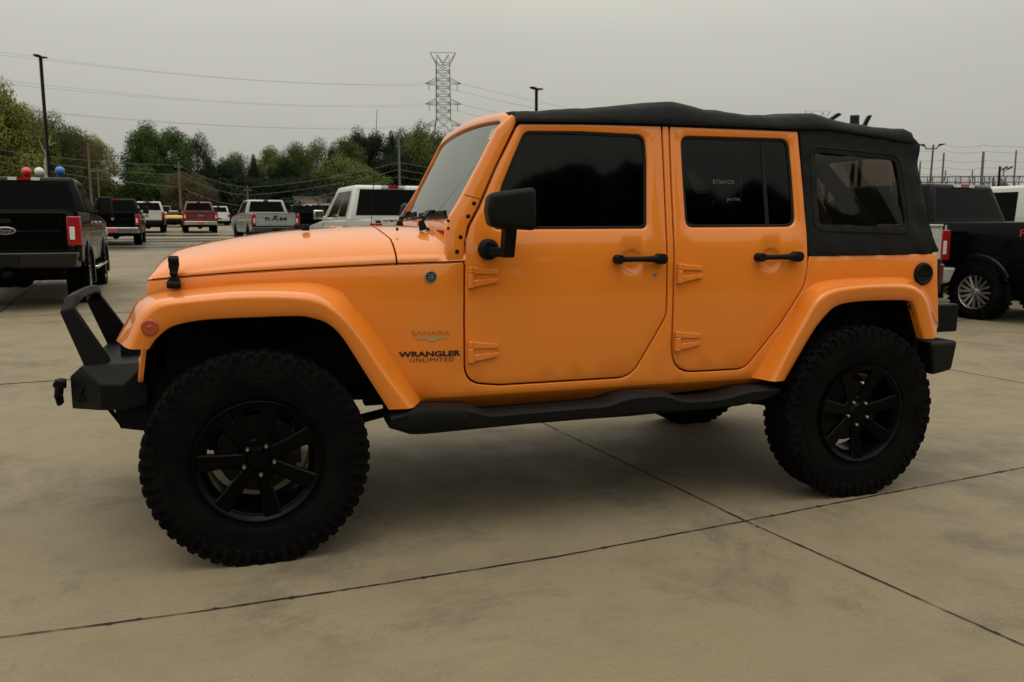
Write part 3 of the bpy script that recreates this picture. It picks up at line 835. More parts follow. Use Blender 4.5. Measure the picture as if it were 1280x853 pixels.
# ---- hood and cowl
def zl(x):   # height of the hood line
    return np.interp(x, HLX, HLZ)
_h = [s3(u, v-4.3) for u, v in hoodline]
HLX = [p.x for p in _h]; HLZ = [p.z for p in _h]
_c = [PY(u, v, -.30) for u, v in ((200, 316.6), (226, 310.8), (266, 302.3), (293, 297.9), (319, 294.2), (346, 290.6), (385.8, 287), (425.6, 284.7), (465.4, 282.4))]
CRX = [p.x for p in _c]; CRZ = [p.z for p in _c]
def zcr(x): return float(np.interp(x, CRX, CRZ, left=CRZ[0]-(CRX[0]-x)*.35))
def hood_sec(x, hs=1., n=26, drop=0.):
    w_ = abs(S(x, zl(x)))-.001; z0 = zl(x); z1 = z0+(zcr(x)-z0)*hs
    out = []
    for i in range(n+1):
        t = -1+2*i/n
        # concentrate near the edges
        t = math.copysign(1-(1-abs(t))**1.6, t)
        e = max(0., 1-abs(t)**3.0)**.62
        ridge = .006/(1+math.exp((abs(t)-.62)*60)) if hs > .95 else 0
        out.append((x, t*w_*(1-.0*e), z0+(z1-z0)*e-drop-.006+ridge))
    return out
def hood_mesh(stations, name, back_curve=None):
    m = MB(); rows = []
    for x, hsc in stations:
        rows.append(hood_sec(x, hsc))
    k = len(rows[0])
    for i, r_ in enumerate(rows):
        for j, p in enumerate(r_):
            x, y, z = p
            if back_curve: x = back_curve(x, y, i, len(rows))
            m.v.append((x, y, z))
    for i in range(len(rows)-1):
        for j in range(k-1): m.f.append((i*k+j, (i+1)*k+j, (i+1)*k+j+1, i*k+j+1)); m.m.append(0)
    # turned down rims
    lo = len(m.v)
    def skirt(idx, dz, dx=0):
        o_ = len(m.v)
        for q in idx: x, y, z = m.v[q]; m.v.append((x+dx, y*.985, z-dz))
        for a_ in range(len(idx)-1): m.f.append((idx[a_], idx[a_+1], o_+a_+1, o_+a_)); m.m.append(0)
    skirt([i*k for i in range(len(rows))], .02); skirt([i*k+k-1 for i in range(len(rows))], .02)
    skirt([j for j in range(k)], .02); skirt([(len(rows)-1)*k+j for j in range(k)], .025)
    return m.build(name, ORANGE, OR, smooth=60)
xf = HLX[0]
for mir in (False, True):
    m = MB(); q_ = [s3(u, v, .016) for u, v in [(200, 350.6)]+hoodline[1:]]
    for a_, b_ in zip(q_, q_[1:]): m.add([a_+Vector((0, 0, -.02)), b_+Vector((0, 0, -.02)), b_+Vector((0, .004, .022)), a_+Vector((0, .004, .022))], [(0, 1, 2, 3)])
    m.build('hood_gap_backing', DARK, BODY, mirror=mir)  # dark strip added behind the hood gap so the gap shows dark
    m = MB(); q1_ = [s3(u, v-2.9, -.0022) for u, v in [(190, 351.6)]+hoodline[1:]]; q2_ = [s3(u, v-1.5, -.0022) for u, v in [(190, 351.6)]+hoodline[1:]]
    for k in range(len(q1_)-1): m.add([q2_[k], q2_[k+1], q1_[k+1], q1_[k]], [(0, 1, 2, 3)])
    m.build('hood_gap_shade', DARK, BODY, mirror=mir, smooth=0)  # dark strip over the hood line, painting in the shade of the gap
XH = s3(495, 330).x     # rear edge of hood at the side
XC = s3(497.5, 330).x
hst = [(xf-.004, .0), (xf-.001, .22), (xf+.006, .42), (xf+.017, .62), (xf+.034, .80), (xf+.062, .925), (xf+.095, .985)]+[(xf+.13+(XH-xf-.13)*i/16, 1.) for i in range(17)]
def bc(x, y, i, n):   # the rear hood edge curves forward towards the top
    k = max(0, (x-(XH-.35))/.35); e = (1-min(1, abs(y)/.60)**4); return x-.035*k*e
HOOD = hood_mesh(hst, 'hood', bc)
XW = .93
cst = [(XC+(XW-XC)*i/8, 1.) for i in range(9)]
def bc2(x, y, i, n):
    k = max(0, (XW-x)/(XW-XC)); e = (1-min(1, abs(y)/.60)**4); return x-.035*k*e
COWL = hood_mesh(cst, 'cowl', bc2)
# grooves in the cowl top, washers, bumpers, hood latch
m = MB()
for (u, v) in ((375.5, 288.5),):
    pass
for mir in (False, True):
    # rubber hold-down latch
    m = MB(); a_ = s3(218.5, 352); yv = a_.y-.02
    def L(u, v, dy=0): return PY(u, v, yv+dy)
    def plate(us, dyo, th):
        pts = [L(u, v) for u, v in us]; m.prism([(p.x, p.z) for p in pts], lambda a, b, d: (a, yv+dyo+d, b), 0, th)
    plate([(211, 320), (222.5, 320), (224, 331), (221, 346), (226, 352), (221, 361), (214, 361), (208.5, 352), (214, 346), (210.5, 333)], -.012, .03)
    m.cyl(L(210, 325, -.012)+Vector((0, 0, 0)), L(223.5, 325, -.012), .014, 12); m.cyl(L(208.5, 356, -.01), L(226, 356, -.01), .017, 12); m.cyl(L(212, 342, -.012), L(222, 342, -.012), .010, 12)
    m.build('hood_latch', BLKPL, HOOD, bevel=.003, mirror=mir)
    # windscreen bumper stop on the hood
    m = MB(); p = PY(382, 291, -.36); q = Vector((p.x, p.y, zcr(p.x)-.004)); m.cyl(q, q+Vector((0, 0, .028)), .019, 16, .016)
    m.build('hood_bumper', BLKPL, HOOD, bevel=.003, mirror=mir)
    m = MB(); q = PY(473, 283, -.46); q = Vector((q.x, q.y, hood_sec(q.x)[0][2])); 
for y in (-.16, .22):
    m = MB(); m.hexa([(.40, y-.02, zcr(.40)-.01), (.45, y-.025, zcr(.45)-.01), (.45, y+.025, zcr(.45)-.01), (.40, y+.02, zcr(.40)-.01)], [(.42, y-.012, zcr(.4)+.004), (.45, y-.015, zcr(.45)+.006), (.45, y+.015, zcr(.45)+.006), (.42, y+.012, zcr(.4)+.004)]); m.build('washer_nozzle', ORANGE, HOOD, bevel=.004)
# cowl vent panel strip and bolts
for u, v in ((496.5, 287.5), (535, 284.5)):
    p = PY(u, v, -.55); z_ = zcr(p.x)-.012; m = MB(); m.cyl((p.x, -.55, z_-.01), (p.x, -.55, z_+.004), .006, 12); m.build('cowl_bolt', BLKPL, COWL)

# ---- windscreen frame
ZB, ZT = 1.415, 1.862
def wsf(a, t, d):
    """a = across (-1..1), t = 0 at glass foot .. 1 at glass head, d = depth rearward"""
    hw = .748+(.690-.748)*t
    x = .900+(1.130-.900)*t-.035*(1-a*a)*(1-.5*t); z = ZB+(ZT-ZB)*t+.028*(1-a*a)*t
    nx, nz = .876, -.482
    return (x+d*.876, a*hw, z-d*.482)
n_ = 24
def wsring(a0, t0, t1, r_):
    return rp([(-a0, t0, r_), (a0, t0, r_), (a0, t1, r_), (-a0, t1, r_)], n=6)
outer = rp([(-1.0, -.10, .02), (1.0, -.10, .02), (1.0, .45, 0), (1.0, 1.09, .13), (-1.0, 1.09, .13), (-1.0, .45, 0)], n=8)
inner = rp([(-.97, .01, .06), (.98, .01, .06), (.975, 1.0, .10), (-.965, 1.0, .10)], n=8)
WF = panel('windscreen_frame', outer, wsf, [inner], thick=.03, r=.008, rh=.004, material=ORANGE, parent=OR, res=.12, back=True)
panel('windscreen_glass', offs(inner, -.005), lambda a, b, d: wsf(a, b, d+.012), [], thick=.004, r=.001, material=GWIND, parent=WF, res=.1)
m = MB(); p = [wsf(-.86, .82, .009), wsf(-.79, .82, .009), wsf(-.78, .93, .009), wsf(-.84, .93, .009)]; m.add(p, [(0, 1, 2, 3)]); m.build('windscreen_sticker', mat('sticker_green', (.28, .36, .28), .5), WF, smooth=0)
# A-pillar side cheek with the four bolts
for mir in (False, True):
    ck = [sxz(557.5, 329.2)[:2], sxz(557.5, 287)[:2], sxz(563, 270)[:2], sxz(568, 262)[:2], sxz(577, 247)[:2], sxz(604, 196)[:2], sxz(622, 160)[:2], sxz(640, 143)[:2], sxz(646, 146)[:2], sxz(646.5, 152.5)[:2], sxz(619, 209)[:2], sxz(598, 258)[:2], sxz(585, 283)[:2], sxz(581, 303)[:2], sxz(580, 328.2)[:2]]
    ck = orient(rp([(*q, .01) for q in ck], n=3))
    CK = panel('windscreen_pillar', ck, lambda a, b, d, k=(.032 if mir else 0): (a+k*min(1, max(0, (b-1.30)/.1)), S(a, b)+.004+d, b), [], thick=.035, r=.009, material=ORANGE, parent=OR, res=.06, mirror=mir)
    for u, v in ((592.8, 254.6), (585.5, 270.8), (576, 296.8), (571.6, 314.9), (560.5, 276), (560.5, 285.5)):
        p = s3(u, v); r_ = .0095 if u > 565 else .006; m = MB(); m.lathe([(0, -.004), (r_*.5, -.0045), (r_, -.002), (r_*1.1, .004), (0, .006)], 14, c=(p.x, p.y+.004, p.z), close=False); m.build('bolt', BLKPL, CK, mirror=mir)
    A_, B_ = s3(581, 243.7), s3(600.5, 249); m = MB()
    m.prism([(A_.x, A_.z-.0015), (B_.x, B_.z-.0015), (B_.x, B_.z+.0015), (A_.x, A_.z+.0015)], lambda a, b, d: (a, S(a, b)+.0032+d, b), 0, .004); m.build('pillar_seam', DARK, CK, mirror=mir)
# wipers
for y0, y1 in ((-.50, .02), (.10, .62)):
    m = MB(); zz = zcr(.78)
    px_, pz_ = .79, zz-.01
    m.cyl((px_, y0, pz_-.01), (px_-.012, y0, pz_+.035), .020, 14, .013)
    m.hexa([(px_-.03, y0-.014, pz_+.01), (px_, y0-.014, pz_+.03), (px_, y0+.014, pz_+.03), (px_-.03, y0+.014, pz_+.01)], [(px_+.02, y0-.005, pz_+.068), (px_+.03, y0-.005, pz_+.06), (px_+.03, y0+.02, pz_+.06), (px_+.02, y0+.02, pz_+.068)])
    a0_ = Vector((px_-.004, y0, pz_+.05)); b0_ = Vector(wsf((y0+.22)/.70, .06, -.03))
    m.bar(a0_, b0_, .016, .010); 
    c0, c1 = Vector(wsf((y0-.02)/.70, .055, -.014)), Vector(wsf((y1-.06)/.70, .035, -.014))
    m.bar(c0, c1, .012, .026); m.bar(c0.lerp(c1, .35)+Vector((-.01, 0, .012)), c0.lerp(c1, .62)+Vector((-.01, 0, .012)), .018, .016)
    m.build('wiper', BLKPL, WF, bevel=.002)
# antenna
m = MB(); p0 = Vector((.705, .70, 1.33)); m.tube([p0, p0+Vector((.01, 0, .10)), PY(471.5, 137.5, .70)], [.004, .0026, .0014], 8); m.cyl(p0-Vector((0, 0, .03)), p0+Vector((0, 0, .03)), .016, 12, .008); m.build('antenna', BLKPL, OR)

# ---- nose: grille, headlamps
gx = HLX[0]-.006
def gf(a, b, d): return (gx+d-.02*(1-(a/.62)**2)-max(0, 1.12-b)*.16, a, b)
slots = [rp([(-.315+k*.09-.026, .80, .02), (-.315+k*.09+.026, .80, .02), (-.315+k*.09+.026, 1.07, .02), (-.315+k*.09-.026, 1.07, .02)], n=4) for k in range(1, 7)]+[rp([(-.341, .80, .02), (-.289, .80, .02), (-.289, 1.07, .02), (-.341, 1.07, .02)], n=4)]
hl = [[(s_*.47+.095*cos(k*pi/14), .955+.095*sin(k*pi/14)) for k in range(28)] for s_ in (-1, 1)]
go = rp([(-.60, .72, .05), (.60, .72, .05), (.605, 1.155, .03), (0, 1.165, 0), (-.605, 1.155, .03)], n=5)
GR = panel('grille', go, gf, slots+hl, thick=.022, r=.008, rh=.006, material=ORANGE, parent=OR, res=.08)
m = MB(); m.hexa([(gx-.02, -.56, .72), (gx-.01, -.56, .72), (gx-.01, .56, .72), (gx-.02, .56, .72)], [(gx+.05, -.56, 1.15), (gx+.06, -.56, 1.15), (gx+.06, .56, 1.15), (gx+.05, .56, 1.15)]); m.build('grille_mesh', DARK, GR)
for s_ in (-1, 1):
    m = MB(); m.lathe([(0, -.012), (.05, -.010), (.085, .0), (.094, .012), (.094, .016), (0, .016)], 32, 'x', (gx-.02, s_*.47, .955), close=False); m.build('headlamp', WHTL, GR)
    m = MB(); m.lathe([(0, -.006), (.028, -.003), (.032, .004), (.032, .008), (0, .008)], 24, 'x', (gx-.055, s_*.54, .80), close=False); m.build('turn_lamp', AMBL, GR)
# radiator support strip glimpsed behind the flare


# ---- front bumper
FBm = empty('front_bumper', (0, 0, 0), 0, OR)
m = MB()
def yv_(u, v, y): return PY(u, v, y)
p1t, p1b = PY(87, 466, -.34), PY(91, 511, -.34)
p2t, p2b = PY(124.4, 480.5, -.52), PY(122.5, 513.5, -.52)
p3t, p3b = PY(153, 479, -.55), PY(150, 512, -.55)
x1, x2, x3 = p1t.x, p2t.x, p3t.x; zt1, zb1 = p1t.z, p1b.z; zt2, zb2 = p2t.z-.003, p2b.z
zt1 = zt2+.012; 
topback = PY(171, 443, -.45)
vs = []
for s_ in (1, -1):
    vs += [(x1, -.34*s_, zb1), (x2, -.52*s_, zb2), (x3, -.55*s_, zb2), (-.44, -.55*s_, zb2+.02), (-.44, -.34*s_, zb1),
           (x1, -.34*s_, zt1), (x2, -.52*s_, zt2), (x3, -.55*s_, zt2), (-.44, -.50*s_, topback.z-.03), (-.44, -.34*s_, topback.z-.02), (x1+.06, -.40*s_, zt1+.055), (x1+.06, -.28*s_, zt1+.055)]
N_ = 12
fs = []
for k in (0, 1):
    o_ = k*N_
    F_ = [(0, 1, 6, 5), (1, 2, 7, 6), (2, 3, 8, 7), (5, 6, 10), (6, 7, 8, 10), (10, 8, 9, 11), (5, 10, 11), (0, 4, 3, 2, 1)]
    fs += [tuple(i+o_ for i in f) for f in F_]
fs += [(0, 5, 5+N_, N_), (5, 11, 11+N_, 5+N_), (11, 9, 9+N_, 11+N_), (0, N_, 4+N_, 4), (4, 4+N_, 3+N_, 8+N_, 9+N_, 9, 8, 3)]
m.add(vs, fs); bshell = m.build('bumper_shell', BLKST, FBm, bevel=.006, smooth=30)
# hoop
m = MB()
def box_sweep(P, w, h, up):
    o_ = len(m.v)
    for i, p in enumerate(P):
        t = (P[min(i+1, len(P)-1)]-P[max(i-1, 0)]).normalized(); a_ = up.cross(t).normalized(); b_ = t.cross(a_).normalized()
        hw = w[i]/2 if isinstance(w, list) else w/2
        for s1, s2 in ((-1, -1), (1, -1), (1, 1), (-1, 1)): m.v.append(tuple(p+a_*h/2*s1+b_*hw*s2))
    for i in range(len(P)-1):
        for k in range(4): m.f.append((o_+i*4+k, o_+i*4+(k+1) % 4, o_+(i+1)*4+(k+1) % 4, o_+(i+1)*4+k)); m.m.append(0)
    m.f.append((o_, o_+1, o_+2, o_+3)); m.f.append(tuple(o_+(len(P)-1)*4+k for k in (3, 2, 1, 0))); m.m += [0, 0]
bN = PY(121, 452, -.36); tN = PY(85, 388, -.33); kN = PY(91, 374, -.27)
pts = [Vector((bN.x+.01, -.37, bN.z-.06)), Vector(bN), Vector(tN), Vector((kN.x, -.28, kN.z-.004)), Vector((kN.x, -.16, kN.z+.006)), Vector((kN.x, 0, kN.z+.008))]
pts += [Vector((p.x, -p.y, p.z)) for p in reversed(pts[:-1])]
box_sweep(pts, [.13, .105, .062, .05, .045, .045, .045, .055, .075, .125, .15], .042, Vector((.3, .0001, .95)) if False else Vector((1, 0, .45)).normalized())
m.build('bull_bar_hoop', BLKST, FBm, bevel=.008, seg=2, smooth=30)
# gusset holes as pale plugs, shackles, X cutout as dark bars
for t_ in (.35, .6):
    p = pts[-3].lerp(pts[-2], t_)
    m = MB(); m.cyl(p+Vector((-.032, 0, 0)), p+Vector((.032, 0, 0)), .009, 10); m.build('hoop_hole_light', mat('pale_hole_light', (.25, .23, .17), .8), FBm)  # pale plugs painting the light that shows through holes in the hoop
for s_ in (-1, 1):
    m = MB(); c = PY(80, 480, -.37); y = s_*.36
    m.tube([(c.x+.005, y, c.z+.0), (c.x-.035, y, c.z+.0)], .022, 12)
    m.cyl((c.x-.02, y-.035, c.z), (c.x-.02, y+.035, c.z), .020, 12)
    m.tube([(c.x-.02, y-.03, c.z-.005), (c.x-.026, y-.036, c.z-.05), (c.x-.022, y-.018, c.z-.085), (c.x-.022, y+.018, c.z-.085), (c.x-.026, y+.036, c.z-.05), (c.x-.02, y+.03, c.z-.005)], .0125, 10)
    m.build('tow_shackle', BLKST, FBm, bevel=0)
    m = MB()
    a_ = Vector((x1, -.34, zt1)); b_ = Vector((x2, -.52, zt2)); c_ = Vector((x2, -.52, zb2)); d_ = Vector((x1, -.34, zb1))
    nn = (b_-a_).cross(d_-a_).normalized(); nn = nn if nn.y < 0 else -nn
    def Q(s2, t2): return a_.lerp(b_, s2).lerp(d_.lerp(c_, s2), t2)+nn*.001
    for (s0, t0, s1, t1) in ((.28, .22, .46, .72), (.46, .22, .28, .72)):
        q0, q1 = Q(s0, t0), Q(s1, t1); q0.y *= -s_; q1.y *= -s_
        m.bar(q0, q1, .012, .012)
    m.build('cross_cutout_shade', DARK, FBm)  # dark bars painting the shade inside an X-shaped opening
# skid plate with slots
m = MB(); za = zb2+.01
_k0 = PY(155, 533, -.42); _k1 = PY(180, 540, -.42)
m.box((x2+.10, -.47, .50), (-.36, -.40, zb2+.16)); m.box((x2+.10, .40, .50), (-.36, .47, zb2+.16))
for yy in (-.44, -.30, -.15, 0, .15, .30, .44): m.bar((x2+.0, yy, za+.01), (_k0.x, yy, _k0.z+.006), .04, .012)
m.hexa([(x2+.0, -.46, za+.04), (x2+.0, .46, za+.04), (_k0.x+.02, .46, _k0.z+.05), (_k0.x+.02, -.46, _k0.z+.05)], [(x2+.0, -.46, za+.05), (x2+.0, .46, za+.05), (_k0.x+.02, .46, _k0.z+.06), (_k0.x+.02, -.46, _k0.z+.06)])
m.hexa([(_k0.x-.01, -.46, _k0.z), (_k0.x-.01, .46, _k0.z), (_k1.x+.10, .46, _k1.z-.005), (_k1.x+.10, -.46, _k1.z-.005)], [(_k0.x-.03, -.46, _k0.z+.10), (_k0.x-.03, .46, _k0.z+.10), (_k1.x+.10, .46, _k1.z+.10), (_k1.x+.10, -.46, _k1.z+.10)])
m.hexa([(-.40, -.33, za-.105), (-.40, .33, za-.105), (-.22, .33, za-.09), (-.22, -.33, za-.09)], [(-.40, -.33, za-.09), (-.40, .33, za-.09), (-.22, .33, za-.075), (-.22, -.33, za-.075)])
for s_ in (-1, 1): m.box((-.55, s_*.41-.035, zb2+.0), (-.30, s_*.41+.035, zb2+.13))
m.build('skid_plate', BLKST, FBm, bevel=.003)
m = MB(); m.cyl((-.52, -.16, .80), (-.52, .16, .80), .05, 20); m.box((-.58, .16, .74), (-.46, .30, .86)); m.box((-.58, -.26, .74), (-.46, -.16, .86)); m.build('winch', BLKPL, FBm, bevel=.008)

# ---- rear end
m = MB()
q0, q1 = PY(1157, 423, -.78), PY(1194, 440, -.78)
xr = q1.x
RB = empty('rear_bumper', (0, 0, 0), 0, OR)
m.hexa([(3.50, -.83, .585), (xr-.03, -.80, .60), (xr-.03, .80, .60), (3.50, .83, .585)], [(3.47, -.83, .765), (xr, -.80, .765), (xr, .80, .765), (3.47, .83, .765)])
m.build('bumper_cover', BLKPL, RB, bevel=.022, seg=3)
m = MB(); m.box((3.55, -.62, .785), (PY(1198, 400, -.62).x, -.34, .945))
m.build('bumper_step', BLKPL, RB, bevel=.012, seg=3)
# tailgate and rear corner skin
xb = PY(1172, 317, -.80).x
m = MB(); m.box((xb-.03, -.775, .79), (xb+.006, .775, 1.235)); m.build('tailgate', ORANGE, OR, bevel=.012, seg=3)
for s_ in (-1, 1):
    m = MB(); t0, t1 = PY(1176, 322, -.76), PY(1187, 368, -.76)
    m.hexa([(xb, s_*.60, t1.z), (xb+.085, s_*.62, t1.z+.008), (xb+.085, s_*.755, t1.z+.008), (xb, s_*.782, t1.z)], [(xb, s_*.60, t0.z), (xb+.08, s_*.62, t0.z-.01), (xb+.08, s_*.755, t0.z-.01), (xb, s_*.782, t0.z)])
    tl = m.build('tail_light', BLKPL, OR, bevel=.008)
    m = MB(); m.box((xb+.05, min(s_*.63, s_*.764), t1.z+.055), (xb+.087, max(s_*.63, s_*.764), t0.z-.035)); m.build('lens', mat('dark_red_lens', (.08, .006, .006), .2, 0, .3), tl, bevel=.006)
m = MB(); c = s3(1153.5, 342.5)
m.lathe([(0, -.003), (.028, -.003), (.034, -.006), (.040, -.006), (.043, -.010), (.050, -.013), (.0575, -.008), (.060, 0), (.060, .02), (0, .02)], 36, c=(c.x, c.y-.003, c.z), close=False)
m.box((c.x-.03, c.y-.012, c.z-.006), (c.x+.03, c.y+.01, c.z+.006))
m.build('fuel_cap', BLKPL, BODY, bevel=0)

# ---- soft top
lip_px = [(646, 152.5), (735, 153.3), (827, 155.6), (900, 158.4), (990, 161.8), (1032, 162), (1059, 165.5), (1112, 174.6), (1146, 180.2)]
top_px = [(644, 141), (682, 139), (766.6, 134), (819, 128.6), (834, 127.8), (846, 129.4), (873, 137), (915, 143), (958, 146.4), (984.7, 142.8), (1006, 142.2), (1022, 147.5), (1050, 155), (1075, 159.5), (1112, 163.6), (1130, 163.4), (1140, 166), (1145, 171)]
LP = [s3(u, v, -.012) for u, v in lip_px]; TP = [PY(u, v, -.56) for u, v in top_px]
lx, lz, ly = [p.x for p in LP], [p.z for p in LP], [p.y for p in LP]; tx, tz = [p.x for p in TP], [p.z for p in TP]
x0_, x1_ = lx[0], lx[-1]
m = MB(); NX = 90; rows = []
rn = random.Random(2)
for i in range(NX+1):
    x = x0_+(x1_-x0_)*i/NX
    yl, zl_ = float(np.interp(x, lx, ly)), float(np.interp(x, lx, lz)); zt_ = float(np.interp(x+.02, tx, tz))
    cf = min(1, (x-x0_)/.5+.0); e = min(1, (x1_-x)/.06); q_ = .6*min(1, max(0, (x-3.0)/.35)); e2 = sqrt(max(0, 1-(1-e)**2)); xx = x
    zt_ = zl_+(zt_-zl_)*(.25+.75*e2)
    ridge = sum(math.exp(-((x-c)/.09)**2) for c in (2.19, 2.98))
    wr = .0018*sin(x*23)+.0012*sin(x*51+1)
    sec = [(yl+.010, zl_+.002), (yl-.004, zl_+.001), (yl-.006, zl_+.010), (yl+.000-.004*q_, zl_+(.30+.18*q_)*(zt_-zl_)), (yl+.022-.014*q_, zl_+(.66+.20*q_)*(zt_-zl_)+wr*.5), (yl+.065-.03*q_, zl_+(.90+.09*q_)*(zt_-zl_)+wr), (-.56, zt_+wr*.3), (-.46, zt_+.012*cf+.004*ridge), (-.3, zt_+.020*cf+.006*ridge), (-.12, zt_+.025*cf+.006*ridge)]
    full = [(xx, y, z) for y, z in sec]+[(xx, 0, sec[-1][1]+.001)]+[(xx, -y, z) for y, z in reversed(sec)]
    rows.append(full)
k = len(rows[0])
for r_ in rows: m.v += r_
for i in range(NX):
    for j in range(k-1): m.f.append((i*k+j, (i+1)*k+j, (i+1)*k+j+1, i*k+j+1)); m.m.append(0)
m.f.append(tuple(range(k))); m.m.append(0)
m.f.append(tuple(NX*k+j for j in range(k))); m.m.append(0)
ST = m.build('soft_top', FAB, OR, smooth=60)
# side curtain of the soft top with its window
def curt(a, b, d):
    t_ = (b-1.24)/.6
    wv = .008*sin(a*31+b*9)*sin(b*14+a*3)+.006*sin(a*57-b*21)+.005*sin(b*40+a*8)
    edge = max(0, (a-3.28)/.2); 
    return (a, S(a, b)-.006+d+wv*(.35+.9*min(1, edge)), b)
side_out = [sxz(1010.6, 320.2, .0), sxz(1006, 262, 0), sxz(998.7, 162, .0), sxz(1032, 161, 0), sxz(1059, 164.5, 0), sxz(1112, 173.6, 0), sxz(1147.5, 179.2, .02), sxz(1148.5, 205, 0), sxz(1152, 238, 0), sxz(1158, 268, 0), sxz(1165, 296, 0), sxz(1173.5, 314.8, .01), sxz(1150, 318, 0)]
vin = rp([sxz(1017.5, 190.5, .03), sxz(1023.5, 281, .03), sxz(1131, 284.5, .03), sxz(1119, 200.5, .05)], n=6)
xs_ = []
for mir in (False, True):
    cp = panel('side_curtain', orient(rp(side_out)), curt, [orient(vin)], thick=.012, r=.004, rh=.002, material=FAB, parent=ST, res=.035, mirror=mir, back=True)
    panel('curtain_seam', offs(orient(vin), -.034), lambda a, b, d: (curt(a, b, d)[0], curt(a, b, d)[1]-.0035, b), [offs(orient(vin), -.024)], thick=.004, r=.0015, material=FAB, parent=ST, res=.05, mirror=mir)
    panel('vinyl_window', offs(orient(vin), -.008), lambda a, b, d: (curt(a, b, d)[0], S(a, b)+.001+d+.003*sin(a*18+b*11), b), [], thick=.002, r=.0005, material=GVIN, parent=ST, res=.06, mirror=mir)
# rear curtain
xt, xb2 = sxz(1147, 181)[0], sxz(1172.5, 315)[0]
def rc_(a, b, d):
    t_ = (b-1.24)/(1.83-1.24); x = xb2+(xt-xb2)*min(1, t_*1.15); hw = .79+(.70-.79)*t_
    return (x-d-.02*abs(a)**6+.006*sin(a*9+b*12), a*hw, b)
panel('rear_curtain', [(-1, 1.235), (1, 1.235), (1, 1.84), (-1, 1.84)], rc_, [rp([(-.78, 1.32, .05), (.78, 1.32, .05), (.74, 1.76, .05), (-.74, 1.76, .05)])], thick=.01, r=.003, material=FAB, parent=ST, res=.06, back=True)
panel('vinyl_window', rp([(-.79, 1.31, .05), (.79, 1.31, .05), (.75, 1.77, .05), (-.75, 1.77, .05)]), lambda a, b, d: rc_(a, b, d+.004), [], thick=.002, r=.0005, material=GVIN, parent=ST, res=.1)
# top rail over the doors
for mir in (False, True):
    m = MB(); P = [Vector((x, float(np.interp(x, lx, ly))+.03, float(np.interp(x, lx, lz))-.004)) for x in np.linspace(lx[0]+.01, lx[-1]-.02, 16)]
    m.tube(P, .022, 8); m.build('door_rail', BLKPL, OR, mirror=mir)

# ---- cabin
m = MB()
for s_ in (-1, 1):
    m.tube([(1.27, s_*.60, 1.82), (1.5, s_*.58, 1.86), (1.95, s_*.57, 1.87), (2.6, s_*.57, 1.86), (2.80, s_*.57, 1.80), (3.30, s_*.60, 1.30), (3.32, s_*.60, .95)], .042, 12)
    m.tube([(1.97, s_*.57, 1.86), (1.99, s_*.66, 1.5), (2.02, s_*.70, .75)], .045, 12)
    m.tube([(2.62, s_*.57, 1.84), (2.86, s_*.62, 1.45), (3.05, s_*.62, 1.2)], .05, 12)
m.tube([(1.96, -.57, 1.87), (1.96, 0, 1.88), (1.96, .57, 1.87)], .04, 10); m.tube([(2.75, -.57, 1.82), (2.75, 0, 1.83), (2.75, .57, 1.82)], .04, 10)
m.build('roll_cage', INT, OR, smooth=50)
def seat(x, y, w):
    e = empty('seat', (x, y, 0), 0, OR)
    m = MB(); m.hexa([(-.02, -w/2, .86), (.50, -w/2, .82), (.50, w/2, .82), (-.02, w/2, .86)], [(-.03, -w/2, 1.02), (.50, -w/2, .96), (.50, w/2, .96), (-.03, w/2, 1.02)]); m.build('seat_cushion', SEATF, e, bevel=.04, seg=3)
    m = MB(); m.hexa([(.46, -w/2, .92), (.60, -w/2, .92), (.60, w/2, .92), (.46, w/2, .92)], [(.66, -w*.42, 1.52), (.76, -w*.42, 1.52), (.76, w*.42, 1.52), (.66, w*.42, 1.52)]); m.build('seat_back', SEATF, e, bevel=.04, seg=3)
    n = 1 if w < .7 else 2
    for k in range(n):
        yy = 0 if n == 1 else (-.33 if k == 0 else .33)
        m = MB(); m.hexa([(.68, yy-.13, 1.55), (.77, yy-.13, 1.55), (.77, yy+.13, 1.55), (.68, yy+.13, 1.55)], [(.71, yy-.11, 1.72), (.78, yy-.11, 1.72), (.78, yy+.11, 1.72), (.71, yy+.11, 1.72)]); m.cyl((.73, yy-.05, 1.45), (.73, yy-.05, 1.58), .008, 8); m.cyl((.73, yy+.05, 1.45), (.73, yy+.05, 1.58), .008, 8); m.build('head_rest', SEATF, e, bevel=.03, seg=3)
seat(1.25, -.36, .52); seat(1.25, .36, .52); seat(2.15, 0, 1.2)
m = MB(); m.hexa([(1.0, -.68, .95), (1.2, -.68, .95), (1.2, .68, .95), (1.0, .68, .95)], [(1.0, -.66, 1.37), (1.22, -.66, 1.34), (1.22, .66, 1.34), (1.0, .66, 1.37)]); m.build('dashboard', INT, OR, bevel=.03)
m = MB(); c = Vector((1.30, -.37, 1.22)); ax = Vector((.85, 0, -.5)).normalized(); up = Vector((.5, 0, .85)).normalized(); sd = Vector((0, 1, 0))
m.tube([c+up*.19*sin(a)+sd*.19*cos(a) for a in np.linspace(0, 2*pi, 28, endpoint=False)], .015, 8, closed=True)
for a in (pi/2+2.1, pi/2-2.1, pi/2): m.bar(c, c+up*.18*sin(a)+sd*.18*cos(a), .03, .014)
m.cyl(c, c-ax*.28, .03, 10); m.build('steering_wheel', INT, OR)
for s_ in (-1, 1):
    m = MB(); m.box((2.42, min(s_*.60, s_*.64), .60), (3.46, max(s_*.60, s_*.64), 1.15)); m.box((3.41, min(s_*.36, s_*.77), .62), (3.44, max(s_*.36, s_*.77), 1.15)); m.build('wheel_housing', DARK, OR); m = MB(); m.box((-.36, min(s_*.50, s_*.54), .66), (.62, max(s_*.50, s_*.54), 1.12)); m.build('wheel_housing', DARK, OR)
